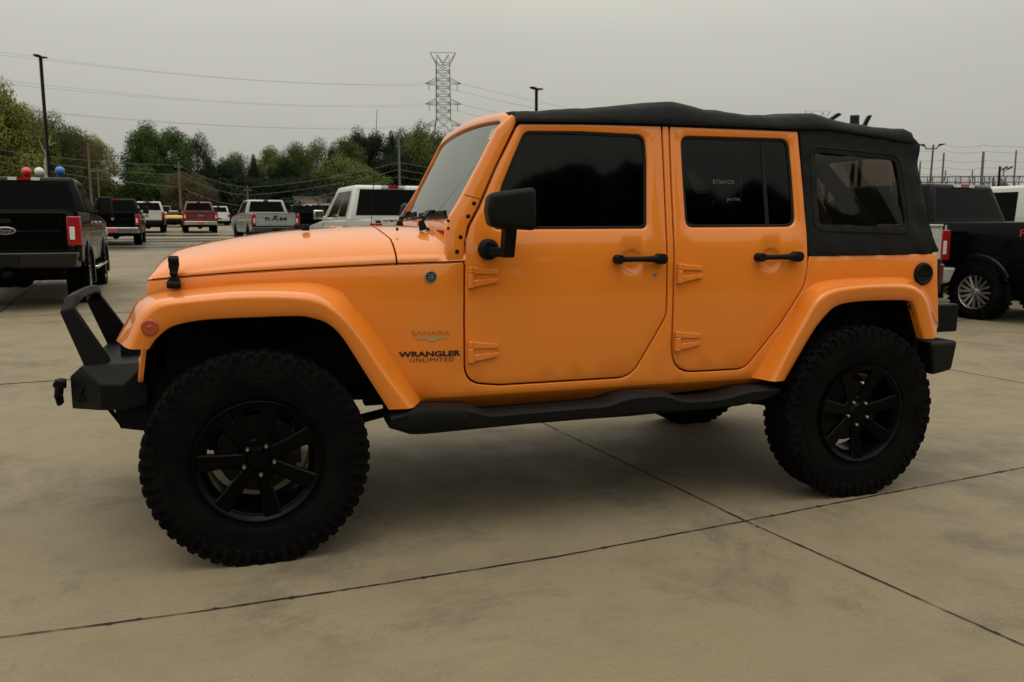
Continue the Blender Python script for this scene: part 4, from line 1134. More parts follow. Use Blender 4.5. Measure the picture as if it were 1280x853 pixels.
m = MB(); m.box((.90, -.74, .60), (3.45, .74, .66)); m.box((.90, -.70, .62), (.93, .70, 1.30)); m.build('cabin_floor', DARK, OR)

# ---- side steps
def step_side(mir):
    m = MB()
    # centreline sections: x, top z, bottom z, outer y, inner y
    P = lambda u, v: PY(u, v, -.93)
    tpx = [(488, 514), (527, 508.5), (560, 508), (590, 508.5), (601, 515), (612, 519), (660, 514.5), (740, 507.5), (762, 505), (776, 496.5), (790, 491.8), (826, 489.3), (840, 493), (853, 501), (870, 501.5), (905, 498), (920, 492), (937, 486), (975, 483.5)]
    bpx = [(490, 545), (527.5, 546), (560, 543), (600, 539), (660, 533), (740, 526.5), (790, 523), (840, 518), (900, 512.5), (930, 509.5), (962, 502.5), (978, 493)]
    T_ = [P(*q) for q in tpx]; B_ = [P(*q) for q in bpx]
    NX = 90; xs = np.linspace(T_[0].x, T_[-1].x, NX)
    tzz = np.interp(xs, [p.x for p in T_], [p.z for p in T_]); bzz = np.interp(xs, [p.x for p in B_], [p.z for p in B_])
    lin_ = np.interp(xs, [T_[1].x, T_[9].x, T_[-1].x], [T_[1].z-.02, T_[9].z-.008, T_[-1].z-.012]); tzz = tzz*.86+lin_*.14
    tzz = np.convolve(np.pad(tzz, 1, 'edge'), [.25, .5, .25], 'valid')
    k = 8
    for i, x in enumerate(xs):
        e = min(1, (i+.001)/4, (NX-1-i+.001)/4); e = .55+.45*e
        zt_, zb_ = tzz[i], bzz[i]; pad = 1 if (zt_ < np.interp(x, [T_[1].x, T_[-2].x], [T_[1].z, T_[-2].z])-.012) else 0
        yo = -.935-.0*pad; zc_ = (zt_+zb_)/2; hz = (zt_-zb_)/2*e
        sec = [(-.70, zt_-.015), (-.80, zt_-.006), (-.865, zt_+.002), (yo+.012, zc_+hz*.90), (yo, zc_+hz*.62), (yo+.01, zc_-hz*.55), (yo+.045, zc_-hz), (-.74, zc_-hz*.8)]
        m.v += [(x, y, z) for y, z in sec]
    for i in range(NX-1):
        for j in range(k): m.f.append((i*k+j, (i+1)*k+j, (i+1)*k+(j+1) % k, i*k+(j+1) % k)); m.m.append(0)
    m.f.append(tuple(range(k))); m.f.append(tuple((NX-1)*k+j for j in range(k))); m.m += [0, 0]
    ss = m.build('side_step', mat('step_plastic', (.0045, .0045, .005), .6, 0, 0, .18, bump=(300, .25, .002)), OR, smooth=45, mirror=mir)
    # ribbed tread pads
    for ua, ub in ((612, 752), (856, 903)):
        a_, b_ = PY(ua, 516, -.9).x, PY(ub, 516, -.9).x; mb = MB(); x = a_
        while x < b_:
            zt_ = float(np.interp(x, xs, tzz)); 
            mb.hexa([(x, -.925, zt_-.010), (x+.012, -.925, zt_-.010), (x+.012, -.86, zt_+.004), (x, -.86, zt_+.004)], [(x+.002, -.922, zt_-.0065), (x+.010, -.922, zt_-.0065), (x+.010, -.862, zt_+.008), (x+.002, -.862, zt_+.008)]); x += .022
        mb.build('tread_pad', BLKPL, ss, mirror=mir, smooth=0)
    mb = MB()
    for x in (.9, 1.6, 2.2): mb.hexa([(x, -.86, .52), (x+.06, -.86, .52), (x+.06, -.42, .56), (x, -.42, .56)], [(x, -.86, .54), (x+.06, -.86, .54), (x+.06, -.42, .60), (x, -.42, .60)])
    mb.build('step_bracket', DARK, ss, mirror=mir)
step_side(False); step_side(True)

# ---- chassis
m = MB()
for s_ in (-1, 1):
    m.hexa([(-.62, s_*.41-.035, .62), (-.62, s_*.41+.035, .62), (.5, s_*.41+.035, .56), (.5, s_*.41-.035, .56)], [(-.62, s_*.41-.035, .74), (-.62, s_*.41+.035, .74), (.5, s_*.41+.035, .68), (.5, s_*.41-.035, .68)])
    m.box((.5, s_*.41-.035, .53), (2.4, s_*.41+.035, .655))
    m.hexa([(2.4, s_*.41-.035, .53), (2.4, s_*.41+.035, .53), (3.6, s_*.41+.035, .62), (3.6, s_*.41-.035, .62)], [(2.4, s_*.41-.035, .65), (2.4, s_*.41+.035, .65), (3.6, s_*.41+.035, .74), (3.6, s_*.41-.035, .74)])
m.box((-.45, -.40, .62), (.45, .40, 1.0)); m.box((3.0, -.5, .50), (3.5, .5, .70)); m.box((1.0, -.25, .48), (1.9, .30, .60)); m.box((3.1, .42, .48), (3.5, .70, .64))
m.build('frame', DARK, OR, bevel=.01)
def axle(x, dy):
    m = MB(); m.cyl((x, -.74, .4365), (x, .74, .4365), .042, 16); m.ball((x, dy, .43), .14, 18, 12, (.9, .7, 1)); m.cyl((x, dy, .44), (x+(.35 if x < 1 else -.35), 0, .50), .05, 12)
    for s_ in (-1, 1): m.cyl((x, s_*.60, .4365), (x, s_*.72, .4365), .075, 16)
    return m.build('axle', DARK, OR)
axle(.006, .22); axle(2.953, 0)
LK = []
for s_ in (-1, 1):
    LK += [([(.03, s_*.52, .40), (.85, s_*.45, .545)], .022), ([(.0, s_*.40, .52), (.6, s_*.42, .62)], .018), ([(2.92, s_*.56, .39), (2.05, s_*.47, .54)], .022), ([(2.95, s_*.30, .58), (2.4, s_*.42, .66)], .018)]
LK += [([(-.12, -.55, .42), (-.14, .60, .45)], .018), ([(-.08, -.45, .66), (-.10, .55, .47)], .018), ([(3.12, -.50, .62), (3.1, .5, .46)], .018)]
for P_, r_ in LK: m = MB(); m.tube(P_, r_, 10); m.build('suspension_link', DARK, OR)
for x in (.0, 2.98):
    for s_ in (-1, 1):
        m = MB(); N = 110; xc = x+(0 if x < 1 else -.1)
        m.tube([(xc+.062*cos(i*.42), s_*.45+.062*sin(i*.42), .50+.38*i/N) for i in range(N)], .009, 6); m.build('coil_spring', BLKPL, OR)
        m = MB(); a_, b_ = Vector((xc+.14, s_*.56, .42)), Vector((xc+.10 if x < 1 else xc+.18, s_*.50, .98)); m.cyl(a_, a_.lerp(b_, .55), .03, 12); m.cyl(a_.lerp(b_, .5), b_, .012, 10); m.build('shock_absorber', BLKPL, OR)
m = MB(); m.tube([(.35, .0, .50), (1.1, .05, .53)], .03, 12); m.tube([(1.7, .05, .53), (2.75, 0, .47)], .035, 12); m.build('drive_shaft', DARK, OR)
m = MB(); m.tube([(.6, .2, .52), (1.2, .22, .50), (2.3, .24, .50), (2.75, .2, .60), (3.1, .3, .62)], .028, 10); m.cyl((3.2, -.35, .56), (3.2, .30, .56), .085, 20); m.tube([(3.25, .3, .56), (3.5, .5, .54), (3.68, .52, .53)], .028, 10); m.build('exhaust', mat('exhaust_steel', (.12, .11, .10), .5, .7, noise=(8, .3)), OR)
def zat(v, d): return at3(640, v, d).z
# ================================================================== TREES
def leaf_mat(name, c1, c2, c3):
    m = bpy.data.materials.new(name); m.use_nodes = True; n, l = m.node_tree.nodes, m.node_tree.links; b = n['Principled BSDF']
    t = n.new('ShaderNodeTexCoord'); a = n.new('ShaderNodeTexNoise'); a.inputs['Scale'].default_value = .55; a.inputs['Detail'].default_value = 2
    l.new(t.outputs['Object'], a.inputs['Vector'])
    g = n.new('ShaderNodeNewGeometry'); r_ = n.new('ShaderNodeValToRGB')
    ad = n.new('ShaderNodeMath'); ad.operation = 'MULTIPLY_ADD'; ad.inputs[1].default_value = .10; ad.use_clamp = True
    l.new(g.outputs['Random Per Island'], ad.inputs[0])
    sb = n.new('ShaderNodeMapRange'); sb.inputs['From Min'].default_value = .3; sb.inputs['From Max'].default_value = .7; sb.inputs['To Max'].default_value = .84; l.new(a.outputs['Fac'], sb.inputs['Value']); l.new(sb.outputs[0], ad.inputs[2])
    e = r_.color_ramp.elements; e[0].color = (*c1, 1); e[1].color = (*c3, 1); q = e.new(.5); q.color = (*c2, 1)
    l.new(ad.outputs[0], r_.inputs['Fac']); l.new(r_.outputs[0], b.inputs['Base Color']); b.inputs['Roughness'].default_value = .9; b.inputs['Specular IOR Level'].default_value = .15
    return m
LM = {'olive': leaf_mat('foliage_olive', (.075, .085, .020), (.155, .160, .038), (.25, .24, .065)),
      'bright': leaf_mat('foliage_bright', (.020, .040, .010), (.044, .080, .018), (.085, .13, .032)),
      'dark': leaf_mat('foliage_dark', (.008, .014, .006), (.014, .024, .009), (.03, .042, .015)),
      'mid': leaf_mat('foliage_mid', (.030, .042, .013), (.060, .080, .023), (.11, .13, .038)),
      'light': leaf_mat('foliage_light', (.05, .068, .018), (.095, .12, .030), (.16, .185, .055)),
      'brown': leaf_mat('foliage_budding', (.055, .045, .022), (.09, .075, .035), (.13, .11, .05)),
      'plum': leaf_mat('foliage_plum', (.018, .015, .010), (.030, .026, .017), (.05, .045, .028))}
BARK = mat('bark', (.07, .055, .04), .95, noise=(3, .4)); BARKP = mat('pale_bark', (.30, .27, .21), .9, noise=(3, .3))
def crown_mesh(seed, n=5200, leaf=.032, clumps=46, conic=0., sparse=0., low=.0):
    """unit crown: radius ~.5, height 0..1, made of small leaf faces gathered in clumps"""
    g = np.random.default_rng(seed); C = []
    while len(C) < clumps:
        p = g.uniform(-1, 1, 3)
        if p@p > 1: continue
        z = (p[2]+1)/2; wid = (1-z)**.8 if conic else (1 if z < .62 else sqrt(max(.02, 1-((z-.62)/.42)**2)))
        wid *= (.72+.5*z if z < .4 and not conic else 1)
        rr = math.hypot(p[0], p[1])
        if rr > 1: continue
        C.append((p[0]*.42*wid, p[1]*.42*wid, low+z*(.95-low), g.uniform(.075, .155)*(1-.45*z*conic)))
    C = np.array(C); w = C[:, 3]**2; w /= w.sum()
    idx = g.choice(len(C), n, p=w)
    d = g.normal(size=(n, 3)); d /= np.linalg.norm(d, axis=1)[:, None]; rad = g.uniform(.35, 1.15, n)**.6
    P = C[idx, :3]+d*(C[idx, 3]*rad)[:, None]*np.array([1.15, 1.15, .8])
    nrm = g.normal(size=(n, 3))*.7+d*1.3+np.array([0, 0, .6]); nrm /= np.linalg.norm(nrm, axis=1)[:, None]
    t1 = np.cross(nrm, g.normal(size=(n, 3))); t1 /= np.linalg.norm(t1, axis=1)[:, None]; t2 = np.cross(nrm, t1)
    s = (leaf*g.uniform(.5, 1.25, n))[:, None]
    V = np.stack([P-t1*s, P-t2*s*.6, P+t1*s, P+t2*s*.6], 1).reshape(-1, 3)
    me = bpy.data.meshes.new('crown'); me.from_pydata(V.tolist(), [], np.arange(n*4).reshape(-1, 4).tolist()); return me, C
def trunk_mb(C, seed, r0=.022, lean=0, nb=14):
    g = random.Random(seed); m = MB(); top = .86
    P = [Vector((lean*t*t+.012*sin(t*7+seed), .012*cos(t*5+seed), t*top)) for t in (0, .15, .3, .5, .7, 1)]
    m.tube(P, [r0*(1-.85*t) for t in (0, .15, .3, .5, .7, 1)], 7)
    for k in range(nb):
        c = C[g.randrange(len(C))]; t = max(.12, min(.75, c[2]*.7-.05)); b = Vector((0, 0, t*top)); e = Vector(c[:3])
        m.tube([b, b.lerp(e, .5)+Vector((0, 0, .02)), e], [r0*.38, r0*.22, r0*.08], 5)
    return m
CROWNS = {}
for key, a in dict(full=(11, 38000, .0125, 100), full2=(12, 38000, .0125, 84), loose=(13, 26000, .011, 100), cone=(14, 26000, .012, 90, 1.), loose2=(15, 32000, .011, 90)).items():
    me, C = crown_mesh(*a); CROWNS[key] = (me, C, trunk_mb(C, a[0]))
TM = {}
def tree(u, vtop, wpx, d, kind, shape, label, rot=0., vb=None, group='trees behind the car lot', bark=BARK, low=None):
    x, y = depth_pt(u, d, (vtop+278)/2); z0 = terr(x, y)
    ztop = zat(vtop, d); h = ztop-z0; w = wpx/F0*d*(1.30 if 262 < u < 600 else 1.2)
    e = empty('tree', (x, y, z0), rot)
    me, C, tb = CROWNS[shape]
    key = (shape, kind)
    if key not in TM:
        m2 = me.copy(); m2.materials.append(LM[kind]); TM[key] = m2
    if (shape, 'b') not in TM: TM[(shape, 'b')] = None
    low = low if low is not None else .10
    c = bpy.data.objects.new('crown', TM[key]); COL.objects.link(c); c.parent = e; c.scale = (w, w, h*(1-low)); c.location = (0, 0, h*low)
    t = tb.build('trunk', bark, e) if TM[(shape, 'b')] is None else bpy.data.objects.new('trunk', TM[(shape, 'b')])
    if TM[(shape, 'b')] is None: TM[(shape, 'b')] = t.data
    else: COL.objects.link(t); t.parent = e
    t.scale = (w, w, h)
    tag(e, label, 'tree', group)
    return e
T = [ # u, vtop, width px, depth, kind, shape, rotation, label
 (2, 103, 84, 74, 'olive', 'full', .3, 'tall olive spring tree at the far left behind the black pickup', .1),
 (38, 122, 62, 78, 'olive', 'loose2', 1.3, 'olive tree right beside the tall black light pole'),
 (66, 138, 62, 80, 'mid', 'loose', 2.1, 'thin green tree between the black light pole and the bare white snag'),
 (92, 152, 58, 84, 'brown', 'loose2', .4, 'brownish budding tree left of the tallest wooden pole'),
 (118, 166, 48, 88, 'olive', 'full2', 2.9, 'round olive tree ending the left clump at the gap of sky'),
 (20, 168, 70, 90, 'dark', 'full2', 1.0, 'dark tree filling the base of the left clump'),
 (72, 186, 80, 92, 'dark', 'full', 4.0, 'dark low tree under the middle of the left clump'),
 (108, 200, 60, 95, 'mid', 'full', 5.0, 'low green tree behind the two wooden poles'),
 (150, 226, 46, 130, 'brown', 'loose2', 1.0, 'faint brown tree low in the gap of sky'),
 (186, 155, 56, 92, 'bright', 'full', 0.5, 'bright green tree, the leftmost of the middle clump'),
 (215, 156, 58, 94, 'bright', 'full2', 2.2, 'bright green tree behind the pole over the yellow coupe'),
 (184, 205, 66, 88, 'bright', 'full2', 4.4, 'low bright green tree above the white pickup'),
 (248, 165, 44, 96, 'plum', 'loose', 1.1, 'dark purple leaved tree beside the bright green pair'),
 (234, 212, 62, 84, 'brown', 'loose2', 3.3, 'light brown budding tree above the dark red pickup'),
 (262, 192, 52, 92, 'dark', 'cone', .2, 'dark conifer above the dark red pickup'),
 (282, 200, 50, 95, 'dark', 'full', 1.9, 'dark bushy tree left above the silver pickup'),
 (300, 186, 46, 120, 'mid', 'loose2', 2.0, 'thin mid green tree above the silver pickup cab'),
 (318, 188, 26, 118, 'dark', 'cone', 0.9, 'narrow dark conifer between two lighter trees'),
 (337, 180, 40, 122, 'light', 'full2', 1.7, 'pale green round topped tree above the silver pickup'),
 (357, 198, 40, 116, 'dark', 'full', 2.6, 'dark tree in the dip of the treetops'),
 (374, 173, 42, 124, 'mid', 'loose2', 3.0, 'mid green pointed tree right of the dip'),
 (396, 172, 44, 126, 'light', 'loose', .6, 'light feathery tree above the parked suv'),
 (414, 179, 36, 118, 'dark', 'cone', 1.5, 'dark conifer left of the antenna'),
 (432, 168, 46, 120, 'mid', 'full2', 2.4, 'mid green tree just left of the antenna'),
 (448, 163, 40, 124, 'dark', 'full', 3.9, 'dark crowned pine behind the antenna'),
 (470, 161, 46, 126, 'dark', 'full2', .1, 'dark pine just right of the antenna'),
 (490, 157, 42, 124, 'dark', 'cone', 2.7, 'dark pine beside the pale metal pole'),
 (506, 155, 46, 126, 'mid', 'loose2', 1.2, 'mid green tree between the pale pole and the lattice pylon'),
 (526, 156, 44, 120, 'light', 'full', 4.4, 'light green tree at the foot of the lattice pylon'),
 (548, 162, 50, 122, 'mid', 'full2', 5.4, 'green tree behind the orange windscreen frame'),
 (428, 196, 66, 100, 'light', 'full', 2.0, 'light green round tree above the white pickup cab'),
 (455, 206, 58, 98, 'light', 'full2', 3.0, 'low light green tree above the white pickup rear window'),
 (390, 214, 60, 100, 'plum', 'loose2', 1.1, 'reddish low tree above the parked suv'),
 (350, 222, 66, 96, 'dark', 'full2', .4, 'low dark tree above the silver pickup roof'),
 (306, 220, 62, 94, 'dark', 'full', 2.4, 'low dark tree left of the silver pickup cab'),
 (420, 228, 66, 92, 'dark', 'full2', 4.1, 'low dark tree behind the white pickup mirror'),
 (500, 190, 66, 104, 'dark', 'full', 5.2, 'dark tree under the pale metal pole'),
 (532, 196, 60, 106, 'dark', 'full2', 1.8, 'dark tree low against the windscreen edge'),
 (270, 226, 54, 90, 'dark', 'full', 3.4, 'low dark tree right above the dark red pickup roof'),
 (214, 228, 56, 87, 'dark', 'full2', 5.6, 'low dark tree above the yellow coupe'),
 (150, 252, 44, 90, 'mid', 'full', .9, 'low green shrubby tree above the black pickup with the red tag'),
 (1252, 226, 20, 118, 'dark', 'full', 1.5, 'small dark tree within the substation')]
for t in T: tree(*t[:6], t[7], t[6], low=(.02 if t[3] < 100 and t[1] > 180 else .05))
# bare snag
m = MB(); x, y = depth_pt(62, 72); z = terr(x, y); zz = lambda v: zat(v, 72)-z
s_ = 72/F0
m.tube([(0, 0, 0), (0, 0, zz(205)), (4*s_, 0, zz(185)), (11*s_, 0, zz(161))], [.16, .12, .09, .03], 6); m.tube([(2*s_, 0, zz(195)), (-5*s_, 0, zz(175))], [.06, .02], 5); m.tube([(5*s_, 0, zz(182)), (14*s_, 0, zz(178))], [.05, .02], 5)
o = m.build('bare_tree', BARKP, None); o.location = (x, y, z); tag(o, 'bare pale dead tree leaning in front of the left clump of trees', 'tree')
# wood across the road, behind where the photographer stands (mirrored in the panes)
g = np.random.default_rng(5); V = []; F_ = []
C = []
for i in range(260):
    x = g.uniform(-12, 48); hh = float(np.interp(x, [-45, -20, 0, 8, 10, 13, 16, 18, 20, 26, 40, 75], [8, 11, 7, 10, 13, 14.4, 15.6, 15.2, 14.6, 14.8, 11, 12]))+g.uniform(-1.0, .3); 
    for k in range(3): C.append((x+g.uniform(-1, 1), -35.5+g.uniform(-1.5, 1.5), hh-g.uniform(0, 1)**1.5*hh, g.uniform(1.0, 1.8)))
C = np.array(C); n = 60000; idx = g.integers(0, len(C), n); d = g.normal(size=(n, 3)); d /= np.linalg.norm(d, axis=1)[:, None]
P = C[idx, :3]+d*C[idx, 3:4]*g.uniform(.3, 1.1, (n, 1)); P[:, 2] = np.maximum(P[:, 2], .2)
t1 = g.normal(size=(n, 3)); t1 /= np.linalg.norm(t1, axis=1)[:, None]; t2 = np.cross(t1, g.normal(size=(n, 3))); t2 /= np.linalg.norm(t2, axis=1)[:, None]
V = np.stack([P-t1*.09, P-t2*.07, P+t1*.09, P+t2*.07], 1).reshape(-1, 3)
Vb, Fb = [], []
bm0 = bmesh.new(); bmesh.ops.create_icosphere(bm0, subdivisions=3, radius=1); bv = np.array([tuple(v.co) for v in bm0.verts]); bf = [tuple(v.index for v in f.verts) for f in bm0.faces]; bm0.free()
for c in C:
    ph = g.uniform(0, 6, 6)
    k = 1+.13*np.sin(bv[:, 0]*7+ph[0])*np.sin(bv[:, 2]*6+ph[1])+.09*np.sin(bv[:, 0]*15+ph[2])*np.sin(bv[:, 2]*17+ph[3])+.06*g.normal(size=len(bv))
    o_ = len(Vb); Vb += (bv*k[:, None]*c[3]*.85+c[:3]).tolist(); Fb += [tuple(i+o_ for i in f) for f in bf]
o_ = len(V); V = V.tolist(); Fq = np.arange(len(V)).reshape(-1, 4).tolist(); Fb = [tuple(i+o_ for i in f) for f in Fb]
me = bpy.data.meshes.new('wood'); me.from_pydata(V+Vb, [], Fq+Fb); me.materials.append(LM['dark'])
o = bpy.data.objects.new('woods', me); COL.objects.link(o); tag(o, kind='stuff', label='dark line of woods mirrored in the door panes')

g = np.random.default_rng(9); C = []
for i in range(520):
    u = g.uniform(-60, 640); d = g.uniform(84, 108); x, y = depth_pt(u, d); C.append((x, y, terr(x, y)+g.uniform(0, 1)**1.3*(2.6+1.2*sin(u*.05)), g.uniform(.8, 1.5)))
C = np.array(C); n = 26000; idx = g.integers(0, len(C), n); d = g.normal(size=(n, 3)); d /= np.linalg.norm(d, axis=1)[:, None]
P = C[idx, :3]+d*C[idx, 3:4]*g.uniform(.3, 1.1, (n, 1)); t1 = g.normal(size=(n, 3)); t1 /= np.linalg.norm(t1, axis=1)[:, None]; t2 = np.cross(t1, g.normal(size=(n, 3))); t2 /= np.linalg.norm(t2, axis=1)[:, None]
V = np.stack([P-t1*.2, P-t2*.14, P+t1*.2, P+t2*.14], 1).reshape(-1, 3)
me = bpy.data.meshes.new('undergrowth'); me.from_pydata(V.tolist(), [], np.arange(n*4).reshape(-1, 4).tolist()); me.materials.append(LM['dark'])
o = bpy.data.objects.new('undergrowth', me); COL.objects.link(o); tag(o, kind='stuff', label='dark undergrowth at the foot of the trees')
# ================================================================== PARKED VEHICLES
def paint(name, c, rough=.3, metal=0., coat=.8): return mat(name, c, rough, metal, coat, .5)
P_BLACK = mat('black_car_paint', (.0014, .0014, .0016), .12, 0, 0, .12); P_WHITE = paint('white_car_paint', (.50, .50, .47)); P_RED = paint('maroon_paint', (.12, .008, .010)); P_SILV = paint('silver_paint', (.30, .31, .30), .3, .2); P_YEL = paint('yellow_paint', (.70, .40, .01)); P_GREY = paint('grey_paint', (.10, .105, .10)); P_NAVY = paint('navy_paint', (.02, .035, .06))
CARBLK = mat('car_trim_black', (.004, .004, .004), .5, 0, 0, .2)
def car_wheel(parent, x, y, r_, w_, style):
    e = empty('wheel', (x, y, r_), pi if y < 0 else 0, parent)   # outer face towards +y local
    m = MB(); m.lathe([(r_*.60, -w_/2), (r_*.66, -w_/2-.01), (r_*.85, -w_/2-.012), (r_*.95, -w_/2+.005), (r_, -w_/2+.03), (r_, -w_*.17), (r_*.985, -w_*.16), (r_*.985, -w_*.13), (r_, -w_*.12), (r_, w_*.12), (r_*.985, w_*.13), (r_*.985, w_*.16), (r_, w_*.17), (r_, w_/2-.03), (r_*.95, w_/2-.005), (r_*.85, w_/2+.012), (r_*.66, w_/2+.01), (r_*.60, w_/2)], 40)
    if style == 'lug' :
        for i in range(36):
            a = 2*pi*i/36
            for sd in (-1, 1): m.add([((r_-.012)*cos(a+q), sd*yy, (r_-.012)*sin(a+q)) for q, yy in ((0, w_*.26), (.09, w_*.26), (.09, w_*.54), (0, w_*.54))]+[((r_+.012)*cos(a+q), sd*yy, (r_+.012)*sin(a+q)) for q, yy in ((0.01, w_*.26), (.08, w_*.26), (.08, w_*.5), (.01, w_*.5))], [(0, 1, 2, 3), (4, 5, 6, 7), (0, 1, 5, 4), (1, 2, 6, 5), (2, 3, 7, 6), (3, 0, 4, 7)])
    m.build('tyre', RUB, e, smooth=35)
    rr = r_*.62; m = MB(); rm = SILV if style in ('lug', 'silver') else BLKRM
    m.lathe([(rr, w_*.30), (rr*1.02, w_*.46), (rr*.97, w_*.48), (rr*.90, w_*.40), (rr*.88, -w_*.3), (rr, -w_*.4)], 36)
    nb = 8 if style == 'lug' else 6
    for k in range(nb):
        a = 2*pi*k/nb+.2
        for q in ((-.16, .16) if style == 'lug' else (0,)):
            hw = .016 if style == 'lug' else .035
            ca, sa = cos(a+q*.25), sin(a+q*.25); cb, sb = cos(a+q*1.2), sin(a+q*1.2)
            p0 = Vector((rr*.22*ca, w_*.36, rr*.22*sa)); p1 = Vector((rr*.93*cb, w_*.42, rr*.93*sb)); m.bar(p0, p1, hw*1.6, .03)
    m.lathe([(0, w_*.55 if style == 'lug' else w_*.42), (rr*.16, w_*.53 if style == 'lug' else w_*.41), (rr*.22, w_*.38), (rr*.27, w_*.34), (0, w_*.2)], 20, close=False)
    m.build('rim', rm, e, smooth=35)
    m = MB(); m.lathe([(0, -.02), (rr*.9, -.02), (rr*.9, 0), (0, 0)], 24, close=False); m.build('brake_disc', DARK, e)
def quad_on(c, s0, s1, t0, t1, off):
    """patch on the face c = (bl, br, tr, tl), pushed out by off"""
    bl, br, tr, tl = [Vector(p) for p in c]; n = (br-bl).cross(tl-bl).normalized()
    def Q(s, t): return bl.lerp(br, s).lerp(tl.lerp(tr, s), t)+n*off
    return [Q(s0, t0), Q(s1, t0), Q(s1, t1), Q(s0, t1)]
def vehicle(name, label, cat, pos, psi, paint_, kind='pickup', H=1.93, W=2.03, L=5.9, lift=0., r_=.41, bumper=None, wheel='silver', tail='tall', badge=None, flares=None, group='vehicles parked on the lot', tagred=False, trim=None, text=None, sidelet=None, steps=False, mirrors='std', lightbar=True):
    x, y = pos; e = empty(name, (x, y, terr(x, y)), pi/2+psi); tag(e, label, cat, group)
    hw = W/2; zb = .50+lift; pk = kind == 'pickup'; coupe = kind == 'coupe'
    belt = (1.33 if pk else (.92 if coupe else 1.12))+lift; xr, xf = (1.28, 4.85) if pk else (.95, L-.95)
    RA = r_+.085; bumper = bumper or paint_
    def side_y(z): return hw-.012-(max(0, z-belt+.25)**2)*.25-(max(0, zb+.18-z)**2)*.8
    arch = lambda cx: [(cx+RA*cos(a), max(zb, r_+RA*.98*sin(a))) for a in np.linspace(pi*1.0, 0, 13)]
    ol = [(.10, zb+.12), (xr-RA-.02, zb+.02)]+arch(xr)+[(xr+RA+.02, zb), (xf-RA-.02, zb)]+arch(xf)+[(xf+RA+.02, zb+.02), (L-.08, zb+.08), (L-.02, zb+.3)]
    if pk: ol += [(L-.05, belt-.22), (L-.20, belt-.12), (4.55, belt-.03), (2.0, belt), (.04, belt+.01)]
    elif coupe: ol += [(L-.06, zb+.36), (L-1.5, belt-.06), (1.0, belt+.02), (.12, belt+.04), (.04, belt-.08)]
    else: ol += [(L-.05, belt-.25), (L-.25, belt-.16), (L-1.25, belt-.04), (.9, belt), (.06, belt), (.03, .8)]
    for s_ in (1, -1):
        panel('body_side', ol, lambda a, b, d: (a, -side_y(b)+d, b), thick=.06, r=.02, material=paint_, parent=e, res=.22, mirror=(s_ == 1), smooth=45)
    # top decks
    m = MB()
    if pk:
        m.hexa([(4.5, -hw+.06, belt-.06), (L-.16, -hw+.10, belt-.16), (L-.16, hw-.10, belt-.16), (4.5, hw-.06, belt-.06)], [(4.45, -hw+.16, belt+.04), (L-.25, -hw+.22, belt-.05), (L-.25, hw-.22, belt-.05), (4.45, hw-.16, belt+.04)])
        m.build('bonnet', paint_, e, bevel=.04)
        m = MB(); m.box((.06, -hw+.10, zb+.25), (1.98, hw-.10, zb+.33)); m.box((1.93, -hw+.08, zb+.3), (2.02, hw-.08, belt-.01)); 
        for s_ in (1, -1): m.box((.06, s_*(hw-.06)-.04, zb+.1), (1.98, s_*(hw-.06)+.03, belt+.002))
        m.build('cargo_bed', CARBLK, e, bevel=.01)
        m = MB(); m.box((.012, -hw+.18, zb+.30), (.07, hw-.18, belt)); m.box((.004, -hw+.26, belt-.20), (.02, hw-.26, belt-.05)); m.box((.006, -hw+.26, zb+.36), (.02, hw-.26, belt-.27)); m.box((-.015, -hw+.20, belt-.01), (.06, hw-.20, belt+.02))
        tg = m.build('tailgate', paint_, e, bevel=.012)
        m = MB(); m.box((0.0, -.09, belt-.16), (.012, .09, belt-.10)); m.build('handle', CARBLK, tg, bevel=.004)
        m = MB(); m.box((L-.06, -hw+.14, zb+.12), (L+.0, hw-.14, belt-.2)); m.build('grille', CARBLK, e, bevel=.03)
    else:
        m = MB(); m.hexa([(.05, -hw+.05, zb+.1), (L-.04, -hw+.08, zb+.1), (L-.04, hw-.08, zb+.1), (.05, hw-.05, zb+.1)], [(.10, -hw+.09, belt), (L-.35, -hw+.12, belt-.18), (L-.35, hw-.12, belt-.18), (.10, hw-.09, belt)])
        m.build('body', paint_, e, bevel=.04)
    # cab
    if pk: cb = [(2.04, hw-.065, belt), (4.62, hw-.075, belt-.02), (3.72, hw-.27, H), (2.22, hw-.26, H)]
    elif coupe: cb = [(.55, hw-.14, belt), (L-1.55, hw-.10, belt-.04), (L-2.25, hw-.34, H), (1.45, hw-.34, H-.02)]
    else: cb = [(.10, hw-.07, belt), (L-1.15, hw-.07, belt-.02), (L-1.85, hw-.22, H-.01), (.32, hw-.21, H)]
    (xa, ya, za), (xb_, yb, zb_), (xc, yc, zc_), (xd, yd, zd) = cb
    bot = [(xa, -ya, za-.12), (xb_, -yb, zb_-.10), (xb_, yb, zb_-.10), (xa, ya, za-.12)]; bt2 = [(xa, -ya, za), (xb_, -yb, zb_), (xb_, yb, zb_), (xa, ya, za)]; top = [(xd, -yd, zd), (xc, -yc, zc_), (xc, yc, zc_), (xd, yd, zd)]
    m = MB(); m.add(bot+bt2+top, [(0, 3, 2, 1), (8, 9, 10, 11)]+[(k, (k+1) % 4, (k+1) % 4+4, k+4) for k in range(4)]+[(k+4, (k+1) % 4+4, (k+1) % 4+8, k+8) for k in range(4)])
    CB = m.build('cab', paint_, e, bevel=.05, seg=3)
    faces = {'rear': (bt2[3], bt2[0], top[0], top[3]), 'front': (bt2[1], bt2[2], top[2], top[1]), 'r': (bt2[0], bt2[1], top[1], top[0]), 'l': (bt2[2], bt2[3], top[3], top[2])}
